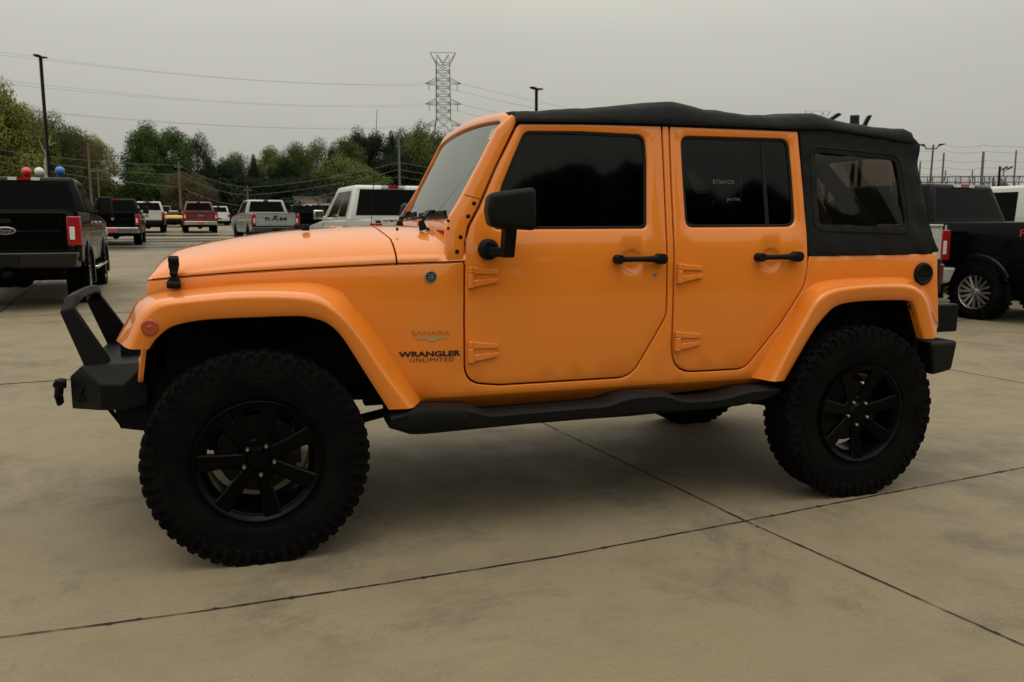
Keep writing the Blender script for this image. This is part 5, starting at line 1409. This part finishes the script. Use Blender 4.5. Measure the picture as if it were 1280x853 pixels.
    def win(face, s0, s1, t0, t1, nm='window', off=.004, cut=None):
        q = quad_on(faces[face], s0, s1, t0, t1, off)
        if cut: q = [q[0].lerp(q[3], 0), q[1], q[2], q[3]]
        m = MB(); m.add(q, [(0, 1, 2, 3)]); return m.build(nm, CARGL, CB, smooth=0)
    win('rear', .075, .925, .13, .88, 'rear_window'); win('front', .05, .95, .06, .92, 'windscreen')
    segs = ((.10, .40), (.43, .80)) if pk else (((.10, .34), (.36, .60), (.62, .86)) if not coupe else ((.22, .80),))
    for a_, b_ in segs: win('r', a_, b_, .10, .84); win('l', 1-b_, 1-a_, .10, .84)
    if lightbar:
        q = quad_on(faces['rear'], .40, .60, .925, .985, .012)
        m = MB(); c0 = (q[0]+q[1]+q[2]+q[3])/4; m.box((c0.x-.03, -.10, zd-.055), (c0.x+.04, .10, zd-.005)); m.build('brake_lamp', REDL, CB)
        if pk and badge != 'ram':
            for s_ in (1, -1): m = MB(); m.box((c0.x-.028, s_*.17-.065, zd-.055), (c0.x+.04, s_*.17+.065, zd-.005)); m.build('cargo_lamp', WHTL, CB)
    # lamps
    for s_ in (1, -1):
        m = MB(); y0, y1 = sorted((s_*(hw-.19), s_*(hw+.001)))
        if tail == 'tall': z0_, z1_ = belt-.49, belt-.06; m.box((.0, y0, z0_), (.14, y1, z1_))
        elif tail == 'mid': z0_, z1_ = belt-.42, belt-.12; m.box((.0, y0, z0_), (.12, y1, z1_))
        else: z0_, z1_ = belt-.22, belt-.08; m.box((.02, y0-.0, z0_), (.10, y1, z1_))
        tl = m.build('tail_lamp', REDL, e, bevel=.012)
        if tail == 'tall':
            m = MB(); zc2 = (z0_+z1_)/2; m.box((-.006, s_*(hw-.12)-.035, zc2-.13), (.02, s_*(hw-.12)+.035, zc2+.06)); m.build('reverse_lamp', WHTL, tl, bevel=.004)
        m = MB(); m.box((L-.22, y0, belt-.42), (L-.02, y1, belt-.24)); m.build('headlamp', WHTL, e, bevel=.02)
    # bumpers
    m = MB()
    if pk:
        m.hexa([(-.10, -hw+.10, zb+.02), (.20, -hw+.04, zb-.0), (.20, hw-.04, zb), (-.10, hw-.10, zb+.02)], [(-.16, -hw+.06, zb+.24), (.15, -hw+.02, zb+.25), (.15, hw-.02, zb+.25), (-.16, hw-.06, zb+.24)])
    else: m.hexa([(.0, -hw+.06, zb-.08), (.25, -hw+.03, zb-.08), (.25, hw-.03, zb-.08), (.0, hw-.06, zb-.08)], [(-.04, -hw+.05, zb+.22), (.25, -hw+.02, zb+.24), (.25, hw-.02, zb+.24), (-.04, hw-.05, zb+.22)])
    bo = m.build('rear_bumper', bumper, e, bevel=.03, seg=3)
    m = MB(); m.box((-.175 if pk else -.05, -.17, zb+.07), (-.14 if pk else -.03, .17, zb+.20)); m.build('plate', PLATE if tagred else CARBLK, bo)
    if pk: m = MB(); m.box((-.14, -.05, zb-.10), (.1, .05, zb-.02)); m.build('tow_hitch', DARK, bo)
    m = MB(); m.hexa([(L-.1, -hw+.08, zb-.06), (L+.08, -hw+.2, zb-.04), (L+.08, hw-.2, zb-.04), (L-.1, hw-.08, zb-.06)], [(L-.1, -hw+.05, zb+.2), (L+.1, -hw+.2, zb+.2), (L+.1, hw-.2, zb+.2), (L-.1, hw-.05, zb+.2)]); m.build('front_bumper', bumper, e, bevel=.03)
    # wheels and underside
    for xx in (xr, xf):
        for s_ in (1, -1): car_wheel(e, xx, s_*(hw-.17), r_, .30 if pk else .23, wheel)
    m = MB(); m.box((.3, -hw+.30, zb-.10), (L-.3, hw-.30, zb+.12)); m.box((.22, -hw+.075, zb+.10), (L-.3, hw-.075, zb+.22)); m.cyl((xr, -hw+.25, r_), (xr, hw-.25, r_), .06, 12); m.ball((xr, 0, r_), .17, 14, 10)
    for xx in (xr, xf): m.box((xx-RA*1.02, -hw+.33, r_), (xx+RA*1.02, hw-.33, zb+RA*.9))
    if pk: m.lathe([(.12, -.11), (.37, -.11), (.37, .11), (.12, .11)], 28, 'z', (.62, 0, zb-.02)); m.cyl((.9, .5, zb-.03), (1.5, .5, zb-.03), .09, 12)
    m.build('underbody', DARK, e)
    # mirrors, handles, seams
    for s_ in (1, -1):
        m = MB(); xm = xb_-.62; ym = s_*(hw+.10)
        hh = .32 if mirrors == 'tow' else .19; ww = .24 if mirrors == 'tow' else .20
        m.box((xm-.03, min(ym-ww/2, ym+ww/2), belt+.02), (xm+.10, max(ym-ww/2, ym+ww/2), belt+.02+hh)); m.bar((xm+.03, s_*(hw-.12), belt+.02), (xm+.03, ym, belt+.10), .05)
        m.build('mirror', CHROME if mirrors == 'chrome' else CARBLK, e, bevel=.03, seg=3)
        m = MB()
        hx = (2.75, 3.75) if pk else ((1.7, 2.8) if not coupe else (2.0,))
        for h_ in hx: m.box((h_, min(s_*(hw-.02), s_*(hw+.025)), belt-.17), (h_+.22, max(s_*(hw-.02), s_*(hw+.025)), belt-.13))
        m.build('door_handles', trim or paint_, e, bevel=.008)
        sx_ = (2.02, 3.08, 4.22) if pk else ((1.5, 2.5, 3.4) if not coupe else (1.7, 3.1))
        for h_ in sx_:
            m = MB()
            for k in range(5):
                za_, zb2_ = zb+.12+(belt-zb-.14)*k/5, zb+.12+(belt-zb-.14)*(k+1)/5
                ya_, yb2 = side_y(za_)+.001, side_y(zb2_)+.001
                m.hexa([(h_, s_*(ya_-.01), za_), (h_+.010, s_*(ya_-.01), za_), (h_+.010, s_*ya_, za_), (h_, s_*ya_, za_)], [(h_, s_*(yb2-.01), zb2_), (h_+.010, s_*(yb2-.01), zb2_), (h_+.010, s_*yb2, zb2_), (h_, s_*yb2, zb2_)])
            m.build('door_seam', DARK, e, smooth=0)
        if flares:
            for cx in (xr, xf):
                m = MB(); P = [(cx+(RA+.02)*cos(a), s_*(hw-.0), r_+(RA+.01)*sin(a)) for a in np.linspace(pi*1.08, -.08*pi, 22)]
                m.tube(P, .03, 8, sq=(.028, .05)); m.build('wheel_arch_trim', flares, e)
        if steps: m = MB(); m.box((xr+RA+.1, s_*(hw-.02)-.09, zb-.10), (xf-RA-.1, s_*(hw-.02)+.07, zb-.05)); m.build('running_board', trim or CARBLK, e, bevel=.015)
    # badges
    if badge == 'oval':
        m = MB(); m.lathe([(0, -.004), (.86, -.004), (1, 0), (1, .02), (0, .02)], 36, 'x', (0, 0, 0), close=False); m.v = [(px, py*.145, pz*.058) for px, py, pz in m.v]
        zc3 = belt-.27; m.v = [(px-.004, py, pz+zc3) for px, py, pz in m.v]; bo2 = m.build('oval_badge', SILV, tg)
        m = MB(); m.lathe([(0, -.006), (1, -.005), (1, .0), (0, .0)], 36, 'x', close=False); m.v = [(px-.004, py*.128, pz*.044+zc3) for px, py, pz in m.v]; m.build('badge_field', mat('badge_dark', (.02, .022, .03), .3), tg)
        lettering('badge_script', 'Ford', lambda a, b, d: (-.013, -a, zc3+b), .17, .055, SILV, tg, shear=.3)
    if badge == 'ram' :
        zc3 = belt-.25; hd = [(0, -.065), (.022, -.045), (.03, -.01), (.052, -.03), (.06, .0), (.052, .035), (.03, .055), (.012, .045), (0, .05)]
        if not text:
            poly = hd+[(-a, b) for a, b in reversed(hd[1:-1])]; m = MB(); m.prism(poly, lambda a, b, d: (d, -a, zc3+b), -.010, .01); m.build('head_badge', SILV, tg, smooth=0)
    if text: lettering('tailgate_lettering', text[0], lambda a, b, d: (-.004, -a, belt-.235+b), text[1], text[2], DECALK if paint_ is not P_BLACK else SILV, tg, bold=.018, spacing=1.15)
    if sidelet:
        for s_ in (1, -1):
            lettering('bed_lettering', sidelet[0], lambda a, b, d, s_=s_: (sidelet[3]-s_*a, s_*(side_y(belt-.14+b)+.003), belt-.14+b), sidelet[1], sidelet[2], sidelet[4], e, bold=.01)
    return e
D = depth_pt
deg = R
v1 = vehicle('pickup_truck', 'shiny black pickup at the left edge with three balloons over its cab', 'pickup truck', D(5, 12.4), deg(4.7), P_BLACK, H=2.07, lift=.13, r_=.44, W=1.99, bumper=mat('smoked_bumper', (.012, .010, .009), .3, 0, 0, .4), badge='oval', wheel='lug', flares=P_BLACK, steps=True, mirrors='tow', trim=CHROME)
m = MB(); m.box((-.018, -.83, 1.445), (.0, .83, 1.462)); m.build('chrome_strip', CHROME, v1)
vehicle('pickup_truck', 'black pickup with a red dealer tag on its chrome bumper, behind the large black one', 'pickup truck', D(141, 34.5), deg(4), P_BLACK, H=1.95, r_=.43, bumper=CHROME, badge='ram', tagred=True, mirrors='tow')
vehicle('pickup_truck', 'white pickup with a dark bumper beside the yellow coupe', 'pickup truck', D(184, 52), deg(4), P_WHITE, H=1.97, bumper=CARBLK, badge='oval', tail='mid', r_=.42)
vehicle('coupe', 'low yellow coupe with a black bumper between the white and dark red pickups', 'car', D(218, 68), deg(3), P_YEL, 'coupe', H=1.36, W=1.92, L=4.8, r_=.35, bumper=CARBLK, tail='slim', wheel='black', lightbar=False)
vehicle('pickup_truck', 'dark red pickup with a chrome bumper in the middle of the back row', 'pickup truck', D(251, 52.5), deg(5), P_RED, H=1.97, bumper=CHROME, badge='oval', tail='tall', tagred=True, r_=.43)
vehicle('utility_vehicle', 'dark blue suv half hidden between white pickup and yellow coupe', 'suv', D(203, 78), deg(4), P_NAVY, 'suv', H=1.75, W=1.9, L=4.7, r_=.36, tail='mid')
vehicle('utility_vehicle', 'white suv peeping out right of the dark red pickup', 'suv', D(274, 76), deg(5), P_WHITE, 'suv', H=1.72, W=1.9, L=4.7, r_=.36, tail='mid')
vehicle('pickup_truck', 'silver pickup lettered RAM across its tailgate', 'pickup truck', D(345, 36.6), deg(9), P_SILV, H=1.95, bumper=mat('grey_bumper', (.06, .062, .062), .4), badge='ram', text=('RAM', .90, .15), tail='tall', r_=.43, wheel='black')
vehicle('utility_vehicle', 'small white car roof behind the silver pickup', 'car', D(384, 66), deg(4), P_WHITE, 'suv', H=1.65, W=1.85, L=4.5, r_=.35, tail='mid')
vehicle('pickup_truck', 'black pickup between the silver and the white pickups', 'pickup truck', D(392, 44), deg(4), P_BLACK, H=1.78, bumper=CARBLK, tail='mid')
vehicle('utility_vehicle', 'grey suv with a pale roof behind the black pickup', 'suv', D(400, 56), deg(4), P_GREY, 'suv', H=1.85, W=1.95, L=4.9, r_=.38, tail='mid')
vehicle('pickup_truck', 'white pickup with chrome mirror right behind the orange bonnet', 'pickup truck', D(536, 14.8), deg(6.6), P_WHITE, H=2.02, r_=.42, lift=.02, badge='oval', mirrors='chrome', tail='tall', bumper=CHROME, sidelet=('F-150', .30, .07, .62, DECALK))
vehicle('pickup_truck', 'white pickup whose tailgate shows beside the black canvas top', 'pickup truck', D(1131, 11.7), deg(11), P_WHITE, H=1.95, r_=.42, bumper=P_WHITE, badge='oval', tail='tall', lightbar=True)
px_, py_ = D(1229, 12.1); ps = deg(12); hx_, hy_ = -sin(ps), cos(ps); lx_, ly_ = -cos(ps), -sin(ps)
bx, by = px_-hx_*1.28-lx_*.90, py_-hy_*1.28-ly_*.90
vehicle('pickup_truck', 'black pickup at the right edge with bright spoked wheels', 'pickup truck', (bx, by), ps, P_BLACK, H=1.98, lift=.06, r_=.405, wheel='lug', flares=P_BLACK, badge='oval', tail='tall', bumper=CARBLK, sidelet=('FX4', .34, .10, .52, mat('red_decal', (.30, .02, .015), .4)), mirrors='tow')
vehicle('pickup_truck', 'white pickup beyond the black one at the right edge', 'pickup truck', (bx+3.0, by+1.0), ps, P_WHITE, H=2.02, r_=.42, badge='oval', tail='tall', bumper=CHROME)

# balloons tied to the roof of the large black pickup
for (u, v, colr, nm) in ((33, 215, (.62, .03, .02), 'red'), (49, 215, (.62, .62, .56), 'white'), (75, 214, (.02, .13, .42), 'blue')):
    d = 15.2; x, y = depth_pt(u, d, v); z = zat(v, d); r_ = 5.6/F0*d
    m = MB(); vs = []; n_, k_ = 18, 12
    m.ball((0, 0, 0), r_, n_, k_)
    m.v = [(a*(1-.12*max(0, -c/r_)), b*(1-.12*max(0, -c/r_)), c*(1.12 if c < 0 else 1.0)) for a, b, c in m.v]; m.cyl((0, 0, -r_*1.10), (0, 0, -r_*1.28), .006, 8, .012)
    o = m.build('balloon', mat(nm+'_balloon', colr, .3, 0, .3), None); o.location = (x, y, z); tag(o, nm+' balloon tied above the roof of the large black pickup', 'balloon', 'balloons over the black pickup')
    m = MB(); m.tube([(0, 0, -r_*1.2), (.004, .0, -r_*1.2-.10), (0, 0, -(z-2.02-terr(x, y)))], .003, 5); m.build('string', mat('string_white', (.5, .5, .48), .6), o)

# ================================================================== POLES, WIRES, PYLONS
WOOD = mat('weathered_wood', (.095, .080, .062), .9, noise=(2, .3)); GALV = mat('galvanised', (.10, .10, .095), .6, .1); DKM = mat('dark_bronze_metal', (.006, .005, .005), .5, 0, 0, .15)
def light_pole(u, vtop, d, label, w=.16, heads=2, ang=0., group='light poles over the lot', hl_=.40):
    x, y = depth_pt(u, d, vtop); z0 = terr(x, y); h = zat(vtop, d)-z0; e = empty('light_pole', (x, y, z0), ang); tag(e, label, 'light pole', group)
    m = MB(); m.tube([(0, 0, .5), (0, 0, h)], w/2*1.1, 4 if heads else 8); m.build('pole', DKM, e, smooth=0)
    m = MB(); m.cyl((0, 0, 0), (0, 0, .6), .3, 16); m.build('concrete_base', mat('base_concrete', (.28, .26, .2), .9), e, bevel=.02)
    for k in range(heads):
        s_ = -1 if k % 2 else 1; m = MB(); m.bar((0, 0, h-.03), (s_*.12, 0, h-.01), .06); m.hexa([(s_*.08, -.13, h-.06), (s_*hl_, -.13, h-.02), (s_*hl_, .13, h-.02), (s_*.08, .13, h-.06)], [(s_*.08, -.12, h+.03), (s_*hl_, -.12, h+.05), (s_*hl_, .12, h+.05), (s_*.08, .12, h+.03)])
        m.build('lamp_head', DKM, e, bevel=.02)
    return e
light_pole(50.5, 71, 42, 'tall black light pole rising behind the large black pickup', .17, 2, 1.2)
light_pole(670.5, 111, 42, 'black twin head light pole above the front of the canvas top', .17, 2, .6)
def flood_pole(u, v, d, label, ang, tilt, n=1):
    x, y = depth_pt(u, d, v); z0 = terr(x, y); h = zat(v, d)-z0; e = empty('flood_light', (x, y, z0), ang); tag(e, label, 'light pole', 'light poles over the lot')
    m = MB(); m.tube([(0, 0, 0), (0, 0, h-.5)], .09, 6); m.tube([(0, 0, h-.5), (.1, 0, h-.15)], .05, 6); m.build('pole', DKM, e)
    m = MB(); c = Vector((.18, 0, h)); a_ = Vector((cos(tilt), 0, sin(tilt))); b_ = Vector((-sin(tilt), 0, cos(tilt)))
    m.hexa([c-a_*.30-Vector((0, .2, 0))-b_*.07, c+a_*.30-Vector((0, .2, 0))-b_*.07, c+a_*.30+Vector((0, .2, 0))-b_*.07, c-a_*.30+Vector((0, .2, 0))-b_*.07], [c-a_*.26-Vector((0, .18, 0))+b_*.09, c+a_*.22-Vector((0, .18, 0))+b_*.09, c+a_*.22+Vector((0, .18, 0))+b_*.09, c-a_*.26+Vector((0, .18, 0))+b_*.09])
    m.build('lamp_head', DKM, e, bevel=.03)
flood_pole(1038, 147, 40, 'tilted flood light left of the pair over the canvas top', -.3, .6)
flood_pole(1069, 151, 38, 'upright square flood light over the rear of the canvas top', 1.0, 1.4)
flood_pole(1078, 152, 38, 'slim edge-on flood light beside the square one', -.5, 1.15)
def util_pole(u, vt, d, label, r_=.13, material=None, arm=0, cat='utility pole', lean=0.):
    x, y = depth_pt(u, d, vt); z0 = terr(x, y); h = zat(vt, d)-z0; e = empty('utility_pole', (x, y, z0), YAW); tag(e, label, cat, 'poles along the road')
    m = MB(); m.tube([(0, 0, 0), (lean*h, 0, h)], [r_, r_*.65], 8); m.build('pole', material or WOOD, e)
    if arm: m = MB(); m.box((-arm, -.06, h-.5), (arm, .06, h-.36)); m.build('cross_arm', WOOD, e)
    return Vector((x, y, z0+h))
up1 = util_pole(109.5, 178, 66, 'tall wooden pole in front of the left clump, the taller of two', .11, WOOD, .0)
up2 = util_pole(121.5, 207, 70, 'shorter wooden pole with a cross arm right of the taller one', .09, WOOD, .7)
up3 = util_pole(223, 202, 72, 'wooden pole rising behind the yellow coupe', .12, WOOD, .35)
up4 = util_pole(156, 228, 105, 'thin far pole in the gap of sky', .12, WOOD, .5)
up5 = util_pole(309, 232, 80, 'wooden pole left of the silver pickup', .12, WOOD, .4)
up6 = util_pole(498.5, 170, 78, 'pale metal pole beside the windscreen edge', .13, GALV, .0)
for u, vt in ((192.5, 249), (234, 247)):
    util_pole(u, vt, 84, 'short leaning post behind the yellow coupe' if u > 200 else 'short grey post above the white pickup roof', .16, GALV, 0, 'post', .1 if u > 200 else 0)
# round sign
x, y = depth_pt(137, 44); z0 = terr(x, y); h = zat(265.5, 44)-z0; e = empty('round_sign', (x, y, z0), YAW); tag(e, 'round pale sign on a post behind the black pickup with the red tag', 'sign')
m = MB(); m.cyl((0, 0, 0), (0, 0, h), .03, 8); m.build('post', GALV, e)
m = MB(); m.lathe([(0, -.02), (.17, -.02), (.18, 0), (0, 0)], 24, c=(0, -.03, h), close=False); m.build('face', mat('sign_face', (.16, .17, .14), .5), e)
m = MB(); m.tube([(.15*cos(a), -.055, h+.15*sin(a)) for a in np.linspace(0, 2*pi, 20, endpoint=False)], .015, 5, closed=True); m.build('sign_ring', mat('sign_rim_white', (.4, .4, .36), .5), e)
WIRE = mat('wire_grey', (.12, .12, .115), .6)
def wire(pts3, sag, r_, label, group):
    m = MB(); P = []
    for a, b in zip(pts3, pts3[1:]):
        for k in range(17):
            t_ = k/16
            if k == 0 and P: continue
            q = a.lerp(b, t_); q.z -= sag*4*t_*(1-t_); P.append(q)
    c = P[0].copy(); m.tube([p-c for p in P], r_, 5); o = m.build('power_line', WIRE, None); o.location = c; tag(o, label, 'power line', group)
off = lambda p, dz: p+Vector((0, 0, -dz))
def at(u, v, d): return at3(u, v, d)
for k, (dz, nm) in enumerate(((.3, 'top'), (1.1, 'middle'), (2.1, 'lowest'))):
    wire([at(-60, 178+k*6, 60), off(up3, dz), off(up5, dz-.2 if dz > .5 else .2), at(498.5, 203+k*9, 78), at(640, 214+k*8, 84)], .35, .016, nm+' of the three road wires strung past the trees', 'road wires')
def pylon(u, vtop, vbot, d, label, ang, w0=5.2):
    x, y = depth_pt(u, d, vtop); zt = zat(vtop, d); z0 = terr(x, y); h = zt-z0; e = empty('lattice_pylon', (x, y, z0), ang); tag(e, label, 'pylon', 'lattice pylons')
    m = MB(); r_ = .10
    waist = h*.72 if False else h-(.0417*d+0)  # lower legs spread below here
    s_ = d/F0
    zs = [0, h*.22, h*.40]; 
    body0 = h-78*s_; top0 = h-13*s_
    wB = 8.7*s_; wS = wB+ (body0/h)*.0
    def halfw(z):
        if z >= body0: return wB*(1-.08*(z-body0)/(top0-body0))
        return wB+(body0-z)*.17
    lv = [0, body0*.28, body0*.52, body0*.72, body0*.88, body0]+[body0+(top0-body0)*k/7 for k in range(1, 8)]
    for a, b in zip(lv, lv[1:]):
        ha, hb = halfw(a), halfw(b)
        ca = [(-ha, -ha), (ha, -ha), (ha, ha), (-ha, ha)]; cb_ = [(-hb, -hb), (hb, -hb), (hb, hb), (-hb, hb)]
        for k in range(4):
            m.bar((*ca[k], a), (*cb_[k], b), r_*1.5)
            k2 = (k+1) % 4
            m.bar((*ca[k], a), (*cb_[k2], b), r_); m.bar((*ca[k2], a), (*cb_[k], b), r_); 
            m.bar((*cb_[k], b), (*cb_[k2], b), r_)
    hb = halfw(top0); X = 15.5*s_
    for sy in (-hb, hb):
        for sx in (-1, 1):
            m.bar((sx*hb, sy, top0), (sx*X, 0, h), r_*1.2); m.bar((sx*hb*.0, sy, top0), (sx*X*.45, 0, h-.5), r_)
            m.bar((sx*hb, sy, top0), (sx*X*.45, 0, h-.5), r_)
    m.bar((-X, 0, h), (X, 0, h), r_*1.1); 
    m.build('tower', GALV, e, smooth=0)
    arms = []
    for k, dv in enumerate((36, 60, 85)):
        z = h-dv*s_; hb = halfw(z); A = 21.5*s_
        for sx in (-1, 1):
            m = MB()
            for sy in (-1, 1): m.bar((sx*hb, sy*hb, z), (sx*A, 0, z-.1), r_); m.bar((sx*hb, sy*hb, z+5*s_), (sx*A, 0, z), r_)
            m.bar((sx*(hb+A)/2, -hb*.5, z-.05), (sx*(hb+A)/2, hb*.5, z-.05), r_); m.bar((sx*A*.8, 0, z), (sx*A*.8, 0, z-8*s_), .16)
            m.build('cross_arm', GALV, e, smooth=0)
        arms.append(z)
    mw = Matrix.Rotation(ang, 3, 'Z')
    return e, [(Vector((x, y, z0))+mw @ Vector((sx*21.5*s_*.97, 0, z))) for z in arms for sx in (-1, 1)]
_, tipsA = pylon(553.5, 66, 200, 230, 'steel lattice pylon above the orange windscreen frame', -.25)
_, tipsB = pylon(1022, 139, 200, 420, 'far lattice pylon top just above the canvas top', -.3)
for i, p in enumerate(tipsA):
    row = ('top', 'middle', 'lowest')[i//2]; side = 'left' if i % 2 == 0 else 'right'
    v0 = (60, 66, 97, 104, 133, 137)[i]
    q = at(-140, v0-16, 120)
    wire([q, p], 2.4, .016, row+' '+side+'-arm cable running from the near pylon to the left', 'pylon cables to the left')
    wire([p, tipsB[i]], 4, .035, row+' '+side+'-arm cable running from the near pylon to the far one', 'pylon cables to the far pylon')
# street lamp and poles at the right, substation gantry
x, y = depth_pt(1158, 60); z0 = terr(x, y); e = empty('street_lamp', (x, y, z0), YAW-.2); tag(e, 'twin arm street lamp just right of the canvas top', 'street lamp')
h = zat(181, 60)-z0; s_ = 60/F0
m = MB(); m.tube([(0, 0, 0), (.12, 0, h)], [.09, .06], 8); m.build('pole', mat('rust_brown_steel', (.09, .06, .045), .7), e)
for sx in (-1, 1):
    m = MB(); zz_ = h-5*s_; m.tube([(.1, 0, zz_), (sx*6*s_, 0, zz_), (sx*8*s_, 0, zz_+3.5*s_), (sx*12*s_, 0, zz_+4.5*s_)], .045, 6); m.hexa([(sx*8*s_, -.1, zz_+4*s_), (sx*15*s_, -.1, zz_+5*s_), (sx*15*s_, .1, zz_+5*s_), (sx*8*s_, .1, zz_+4*s_)], [(sx*8*s_, -.1, zz_+5.5*s_), (sx*15*s_, -.08, zz_+6*s_), (sx*15*s_, .08, zz_+6*s_), (sx*8*s_, .1, zz_+5.5*s_)]); m.build('lamp_arm', DKM, e)
GP = []
for u, vt, d, lb, r_, mt_ in ((1180, 191, 95, 'brown pole, first right of the twin arm street lamp', .14, WOOD), (1229.5, 190, 95, 'grey pole in the middle of the substation', .20, GALV), (1270.5, 188, 90, 'slim pole near the right edge with short brackets', .12, GALV), (1250, 208, 80, 'short dark pole with two lamp heads inside the substation', .16, DKM), (1242, 222, 84, 'short thick post left of the dark lamp pole', .18, WOOD), (1150.5, 202, 70, 'thin grey pole touching the canvas top edge', .10, GALV)):
    GP.append(util_pole(u, vt, d, lb, r_, mt_))
for k, (u, tilt) in enumerate(((1253, .5), (1259, .8))):
    p = at(u, 212, 80); m = MB(); m.bar((0, 0, 0), (.45, 0, .25), .22, .12); m.bar((-.3, 0, -.2), (0, 0, 0), .05); o = m.build('flood_lamp', DKM, None, bevel=0); o.location = p; o.rotation_euler = (0, 0, YAW); tag(o, 'upper lamp head beside the short dark substation pole' if k else 'inner lamp head against the short dark substation pole', 'lamp', 'substation lamps')
for k, (va, vb_) in enumerate(((179, 181), (186, 189), (198, 200), (207, 208), (215, 217), (224, 226))):
    wire([at(1140, va, 95), at(1180, va+2, 95), at(1229.5, (va+vb_)/2+2, 95), at(1400, vb_, 90)], .25, .015, ('highest', 'second', 'third', 'fourth', 'fifth', 'lowest')[k]+' of the six substation wires counted from the top', 'substation wires')
e = empty('substation_gantry', (*depth_pt(1205, 105), 0), YAW-.12); e.location.z = terr(e.location.x, e.location.y); tag(e, 'steel lattice gantry of the electrical substation', 'substation', None)
s_ = 105/F0; g = random.Random(4)
for rowi, (yy, v_) in enumerate(((0, 221), (9, 224), (18, 227))):
    zt = zat(v_, 105)-e.location.z; m = MB()
    m.bar((-60*s_, yy, zt), (75*s_, yy, zt), .12); m.bar((-60*s_, yy, zt-.7), (75*s_, yy, zt-.7), .10)
    for k in range(46): xx = (-60+k*3)*s_; m.bar((xx, yy, zt-.7), (xx+1.5*s_, yy, zt), .05)
    m.build('beam', GALV, e, smooth=0)
    for k in range(9):
        xx = (-58+k*16.3+g.uniform(-2, 2))*s_; m = MB()
        for dx in (-.3, .3): m.bar((xx+dx, yy, 0), (xx+dx, yy, zt), .09)
        for q in range(10): m.bar((xx-.3, yy, zt*q/10), (xx+.3, yy, zt*(q+1)/10), .05)
        m.build('post', GALV, e, smooth=0)
        if k % 2 == 0: m = MB(); m.tube([(xx, yy, zt), (xx, yy, zt+.8)], .07, 6); m.tube([(xx+1.4, yy, zt-.7), (xx+1.4, yy, zt-2.6)], .08, 6); m.build('insulator', mat('insulator_brown', (.08, .05, .04), .4), e)
# low pale building in front of the woods
x, y = depth_pt(392, 86); e = empty('building', (x, y, terr(x, y)), YAW+.1); tag(e, 'low pale building in front of the woods above the grey suv', 'building')
m = MB(); m.box((-1.9, 0, 0), (1.9, 4, zat(247.5, 86)-e.location.z)); m.build('wall', mat('pale_wall', (.22, .17, .14), .9), e)
m = MB(); hh = zat(247.5, 86)-e.location.z; m.box((-2.0, -.1, hh), (2.0, 4.1, hh+.12)); m.build('roof', mat('roof_grey', (.14, .11, .10), .8), e)
m = MB(); m.box((-1.2, -.02, .4), (-.2, .01, 1.6)); m.build('window', CARGL, e)
m = MB(); m.box((.4, -.02, 0), (1.3, .01, 1.9)); m.build('door', CARBLK, e)
